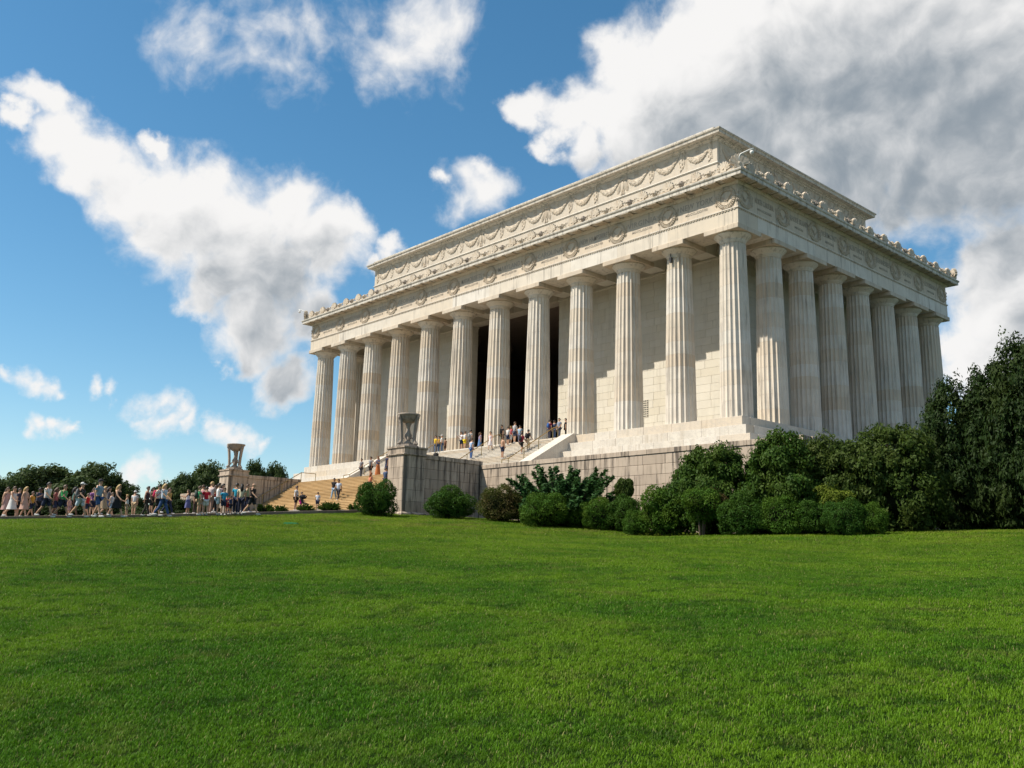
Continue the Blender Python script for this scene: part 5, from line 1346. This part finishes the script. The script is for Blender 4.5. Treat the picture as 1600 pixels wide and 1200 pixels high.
# pushchair
p = atd(477, 802, 61.5); pb = Vector((p.x, p.y, gz(p.x, p.y)+PZ-.03))
pc = thing('pushchair', 'small black pushchair in front of the child in magenta shorts', 'pushchair', pb)
pc.rotation_euler = (0, 0, RIGHT)
def pcp(nm, mb, mat):
    o = bpy.data.objects.new(nm, mb.mesh(nm)); COL.objects.link(o); o.parent = pc; o.data.materials.append(MATS[mat])
pcp('seat', MB().slab_xz([(-.22, .42), (.16, .36), (.20, .42), (-.16, .5), (-.34, .92), (-.42, .90)], -.2, .2), cloth(BLACK))
pcp('canopy', MB().ball((-.22, 0, .88), (.26, .22, .16), 10, 6), cloth(BLACK))
for s in (-1, 1):
    pcp('frame', MB().tube([(.30, s*.22, .12), (-.30, s*.22, .78), (-.62, s*.22, 1.0)], .016, 6).tube([(-.36, s*.22, .12), (.0, s*.22, .46)], .016, 6), 'dark_metal')
    for x in (.30, -.36):
        o = MB()
        for i in range(12):
            a = 2*math.pi*i/12; b = 2*math.pi*(i+1)/12; o.tube([(x+.10*math.cos(a), s*.24, .11+.10*math.sin(a)), (x+.10*math.cos(b), s*.24, .11+.10*math.sin(b))], .02, 5)
        pcp('wheel', o, 'dark_metal')
pcp('handle', MB().tube([(-.62, -.22, 1.0), (-.62, .22, 1.0)], .018, 6), 'dark_metal')
# people on the golden stairs and the terrace
def on_granite(px, py, x=None):
    """foot point on the golden stairs"""
    d = ray(px, py); best = None
    for k in range(NG, -1, -1):
        zt = ZT-gr_*k; q = CAM+d*((zt-CAM.z)/d.z)
        if gy0-gt*(k+1) <= q.y <= gy0-gt*k+.02 and best is None: best = Vector((q.x, gy0-gt*(k+.45), zt))
    if best is None:
        k = min(max(round((ZT-at(px, py, 1, -13.5).z)/gr_), 0), NG-1); q = at(px, py, 1, gy0-gt*(k+.45)); best = Vector((q.x, gy0-gt*(k+.45), ZT-gr_*k))
    return best
G3 = 'visitors on the golden stairs'
BACK_Y = math.pi/2; FRONT = -math.pi/2
person(on_granite(521, 782), FRONT+.5, 'person in a black top and light jeans coming down the golden stairs', 'walk2', 1.68, ('tee', BLACK), ('trousers', (.22, .34, .48)), ('hair', 'black'), 2, group=G3)
person(on_granite(528, 784), FRONT+.6, 'person in a pale blue shirt and dark trousers coming down the golden stairs', 'walk', 1.70, ('tee', (.50, .58, .72)), ('trousers', (.04, .04, .05)), ('hair', 'black'), 2, group=G3)
person(on_granite(577, 772), BACK_Y, 'person with long ginger hair in an orange top behind the round bush', 'climb', 1.62, ('tank', (.62, .22, .12)), ('shorts', (.10, .10, .12)), ('long_hair', 'ginger'), 0, group=G3)
person(on_granite(599, 767), BACK_Y+.2, 'person in a navy tee half hidden by the round bush', 'akimbo', 1.74, ('tee', (.05, .08, .16)), ('shorts', NAVY), ('hair', 'brown'), 1, group=G3)
G4 = 'visitors on the terrace landing'
def land(px, y=-10.2): q = at(px, 741, 1, y); return (q.x, y, ZT+.004)
person(land(564), FRONT, 'person in a grey top and dark trousers, left end of the terrace row', 'akimbo', 1.66, ('tee', (.16, .16, .18)), ('trousers', (.05, .055, .07)), ('hair', 'black'), 2, group=G4)
person(land(578.5), FRONT, 'person in a grey tee and black shorts on the terrace', 'stand', 1.72, ('tee', (.22, .23, .25)), ('shorts', BLACK), ('hair', 'black'), 2, group=G4)
person(land(590), FRONT+.3, 'person in a blue top and long orange skirt on the terrace', 'phone', 1.66, ('tee', (.06, .07, .13)), ('long_skirt', (.40, .13, .04)), ('long_hair', 'ginger'), 1, group=G4)
person(land(604), FRONT-.2, 'person in a navy dress next to the nearer pedestal on the terrace', 'stand', 1.76, ('tee', (.025, .03, .07)), ('skirt', (.025, .03, .07)), ('hair', 'black'), 2, group=G4)
# people on the marble stairs and between the columns
def on_marble(px, py):
    d = ray(px, py)
    for k in range(NS, 0, -1):
        zt = ZS-rise*k; q = CAM+d*((zt-CAM.z)/d.z)
        if q.y < y0-tread*k+.02: 
            yy = y0-tread*(k-.5); r2 = at(px, py, 1, yy); return (r2.x, yy, zt) if False else (r2.x, y0-tread*k+.1, ZS-rise*k)
    r2 = at(px, py, 1, y0+.4); return (r2.x, y0+.4, ZS)
def stair(px, py):
    """foot point on the marble stairs (steps rise towards +y)"""
    best, err = None, 1e9
    for k in range(0, NS):
        yy = y0-tread*k+.13 if k else y0+.35; zt = ZS-rise*k; q = at(px, py, 1, yy); e = abs(q.z-zt)
        if e < err: best, err = (q.x, yy, zt), e
    return best
def porch(px, y=-.2): q = at(px, 690, 1, y); return (q.x, y, ZS)
G5 = 'visitors on the marble stairs'; G6 = 'visitors between the columns'
person(stair(736, 718), BACK_Y, 'person in a blue and white striped tee and jeans climbing the marble stairs', 'stand', 1.78, ('tee', (.06, .22, .50), (.62, .66, .72)), ('trousers', (.06, .12, .28)), ('hair', 'brown'), 0, group=G5)
person(stair(785, 718), BACK_Y, 'shirtless person in dark shorts climbing the marble stairs', 'stand', 1.80, None, ('shorts', NAVY), ('hair', 'brown'), 1, group=G5)
person(stair(814, 709), BACK_Y+.2, 'person in a maroon tee and dark shorts on the marble stairs', 'climb', 1.78, ('tee', (.25, .02, .04)), ('shorts', BLACK), ('hair', 'black'), 1, pack=(.02, .02, .025), packlabel='black backpack on the person in the maroon tee on the stairs', group=G5)
person(stair(824, 704), BACK_Y, 'person in a black tee and khaki trousers on the marble stairs', 'climb', 1.72, ('tee', BLACK), ('trousers', (.45, .36, .24)), ('hair', 'black'), 1, pack=(.03, .03, .035), packlabel='dark backpack on the person in khaki trousers on the stairs', group=G5)
person(stair(766, 704), FRONT+.4, 'person in a white and pink dress on the marble stairs', 'walk2', 1.66, ('tank', (.68, .58, .60)), ('skirt', (.70, .64, .64)), ('hair', 'brown'), 0, group=G5)
person(stair(793.5, 698), BACK_Y, 'person in a white top and navy shorts at the top of the marble stairs', 'stand', 1.66, ('tee', WHITE), ('shorts', NAVY), ('hair', 'black'), 1, group=G5)
person(stair(804, 692), BACK_Y, 'person in a navy and white striped tee at the top of the stairs', 'akimbo', 1.82, ('tee', (.03, .04, .09), (.62, .62, .62)), ('shorts', (.05, .06, .1)), ('hair', 'brown'), 0, group=G5)
person(porch(664), FRONT, 'person in grey and blue nearest the stone tripod', 'stand', 1.68, ('tee', (.25, .28, .33)), ('trousers', (.12, .17, .28)), ('hair', 'brown'), 0, group=G6)
person(porch(669.6, .1), FRONT+.3, 'person in a dark green top beside the grey and blue one', 'stand', 1.74, ('tee', (.05, .12, .07)), ('shorts', (.16, .12, .10)), ('hair', 'black'), 1, group=G6)
person(porch(681), FRONT, 'person in a yellow tee, left of the two in yellow', 'stand', 1.72, ('tee', (.62, .42, .03)), ('trousers', DENIM), ('hair', 'black'), 1, group=G6)
person(porch(686, .3), FRONT-.4, 'person in a golden tee and jeans, right of the two in yellow', 'akimbo', 1.74, ('tee', (.50, .28, .05)), ('trousers', DENIM), ('hair', 'black'), 1, group=G6)
person(porch(690.5), LEFT, 'person in a white tee, cap and jeans beside the golden tee', 'stand', 1.72, ('tee', WHITE), ('trousers', DENIM), ('hair', 'brown'), 0, cap=WHITE, group=G6)
person(porch(696, .4), BACK_Y, 'person in brown beside the white cap', 'stand', 1.5, ('tee', (.16, .08, .05)), ('shorts', (.10, .06, .04)), ('hair', 'black'), 2, group=G6)
person(porch(721, -.5), FRONT, 'person in a white top and dark shorts beside yellow shorts', 'phone', 1.68, ('tee', (.66, .66, .7)), ('shorts', NAVY), ('hair', 'brown'), 0, group=G6)
person(porch(726.5, -.6), BACK_Y, 'person in a white tee and yellow shorts', 'stand', 1.66, ('tee', WHITE), ('shorts', (.70, .52, .02)), ('hair', 'brown'), 0, group=G6)
person(porch(735, -.4), BACK_Y, 'person in a white tee with a grey pack between the columns', 'stand', 1.76, ('tee', WHITE), ('shorts', (.07, .07, .08)), ('hair', 'black'), 0, pack=(.24, .25, .26), packlabel='grey backpack on the person between the columns', group=G6)
person(porch(750, .6), BACK_Y-.4, 'person in a lilac top and long blue skirt before the dark opening', 'stand', 1.66, ('tee', (.42, .34, .48)), ('long_skirt', (.10, .20, .42)), ('long_hair', 'brown'), 0, group=G6)
person(porch(777.5, .2), FRONT, 'person in a purple top left of the central column', 'stand', 1.5, ('tank', (.42, .24, .46)), ('skirt', (.40, .26, .42)), ('hair', 'brown'), 1, group=G6)
person(porch(783.5, -.3), FRONT, 'person in a black tee before the central column', 'stand', 1.84, ('tee', BLACK), ('shorts', BLACK), ('hair', 'black'), 1, group=G6)
person(porch(797.5, .4), BACK_Y, 'person in a red and white top behind the striped tee', 'akimbo', 1.80, ('tee', (.55, .10, .12)), ('shorts', WHITE), ('hair', 'blonde'), 0, group=G6)
person(porch(812, .2), BACK_Y+.3, 'person in a light blue top right of the striped tee', 'stand', 1.70, ('tee', (.30, .45, .60)), ('trousers', (.10, .12, .2)), ('hair', 'black'), 0, group=G6)
person(porch(858.5, -.3), BACK_Y, 'person in a maroon top with a blue bag by the brass handrail', 'stand', 1.72, ('tee', (.22, .02, .05)), ('trousers', (.04, .04, .06)), ('hair', 'black'), 1, pack=(.03, .10, .32), packlabel='blue backpack on the person by the brass handrail', group=G6)
person(porch(865.5, .0), BACK_Y+.2, 'person in dark blue right of the maroon top with the bag', 'stand', 1.68, ('tee', (.04, .07, .14)), ('trousers', DENIM), ('hair', 'black'), 1, group=G6)
person(porch(873.5, -.3), FRONT, 'person in a grey blue shirt under the handrail end', 'akimbo', 1.72, ('tee', (.20, .24, .32)), ('trousers', (.05, .06, .10)), ('hair', 'brown'), 0, group=G6)
person(porch(884, .2), LEFT, 'thin person in black close to the fluted column by the cheek', 'stand', 1.74, ('tee', BLACK), ('trousers', BLACK), ('hair', 'black'), 1, group=G6)
# small things
q = at(681, 712, 2, -3.09); qx, qy = -15.1, at(681, 712, 0, -15.1).y
bg_ = thing('shoulder_bag', 'black bag left on top of the wing wall', 'bag', (qx, qy, -3.10))
link('bag_body', MB().ball((0, 0, .17), (.26, .16, .17), 12, 8).box(-.2, .2, -.12, .12, 0, .08).mesh('bag_body', True), cloth(BLACK), bg_, (qx, qy, -3.10))
link('strap', MB().tube([(-.2, 0, .22), (-.12, 0, .4), (.1, 0, .42), (.2, 0, .24)], .018, 6).mesh('strap'), cloth(BLACK), bg_, (qx, qy, -3.10))
vx = atd(455, 819, 45); vz = gz(vx.x, vx.y)
vb = thing('valve_box', 'flat green plastic valve cover in the grass near the kerb', 'valve cover', (vx.x, vx.y, vz), None)
vb.rotation_euler = (0, 0, RIGHT)
for nm, mb in (('rim', MB().box(-.33, .33, -.22, .22, -.04, .06)), ('lid', MB().box(-.29, .29, -.18, .18, .06, .085).box(-.05, .05, -.02, .02, .085, .1))):
    o = bpy.data.objects.new(nm, mb.mesh(nm)); COL.objects.link(o); o.parent = vb; o.data.materials.append(MATS['green_plastic'])
# more walkers seen between and behind the others
rp = random.Random(21)
for px, D, c, bt, hr, lab in ((58, 51.5, (.05, .06, .10), BLACK, 'black', 'dark clothed walker behind the white tee and the orange shirt'), (84, 52, (.35, .10, .10), NAVY, 'brown', 'walker in brick red half hidden left of the green tee'),
    (113, 52.5, (.08, .16, .14), BLACK, 'black', 'walker in dark teal half hidden behind the black tee'), (143, 53, (.28, .12, .30), NAVY, 'brown', 'walker in plum half hidden behind the tallest walker'),
    (166, 52.5, (.10, .10, .12), DENIM, 'black', 'walker in charcoal between the tan dress and the blonde'), (235, 52, (.10, .07, .05), BLACK, 'black', 'walker in dark brown left of the crimson backpack'),
    (261, 52.5, (.45, .30, .10), NAVY, 'brown', 'walker in mustard just right of the jeans walker'), (333, 53, (.55, .08, .09), BLACK, 'brown', 'person in scarlet deep in the group by the farther pedestal'),
    (344, 53.5, (.06, .10, .22), BLACK, 'black', 'person in dark blue deep in the group by the farther pedestal'), (383, 53, (.30, .33, .20), NAVY, 'brown', 'person in sage green between the cream top and the bald person')):
    pz(px, D, RIGHT+rp.uniform(-.6, .9), lab, pose=rp.choice(['walk', 'walk2', 'stand', 'phone']), h=rp.uniform(1.5, 1.76), top=('tee', c), bottom=(rp.choice(['shorts', 'trousers']), bt), hair=(rp.choice(['hair', 'long_hair']), hr), skin=rp.choice([0, 1, 2, 3]), wide=rp.uniform(.95, 1.2))
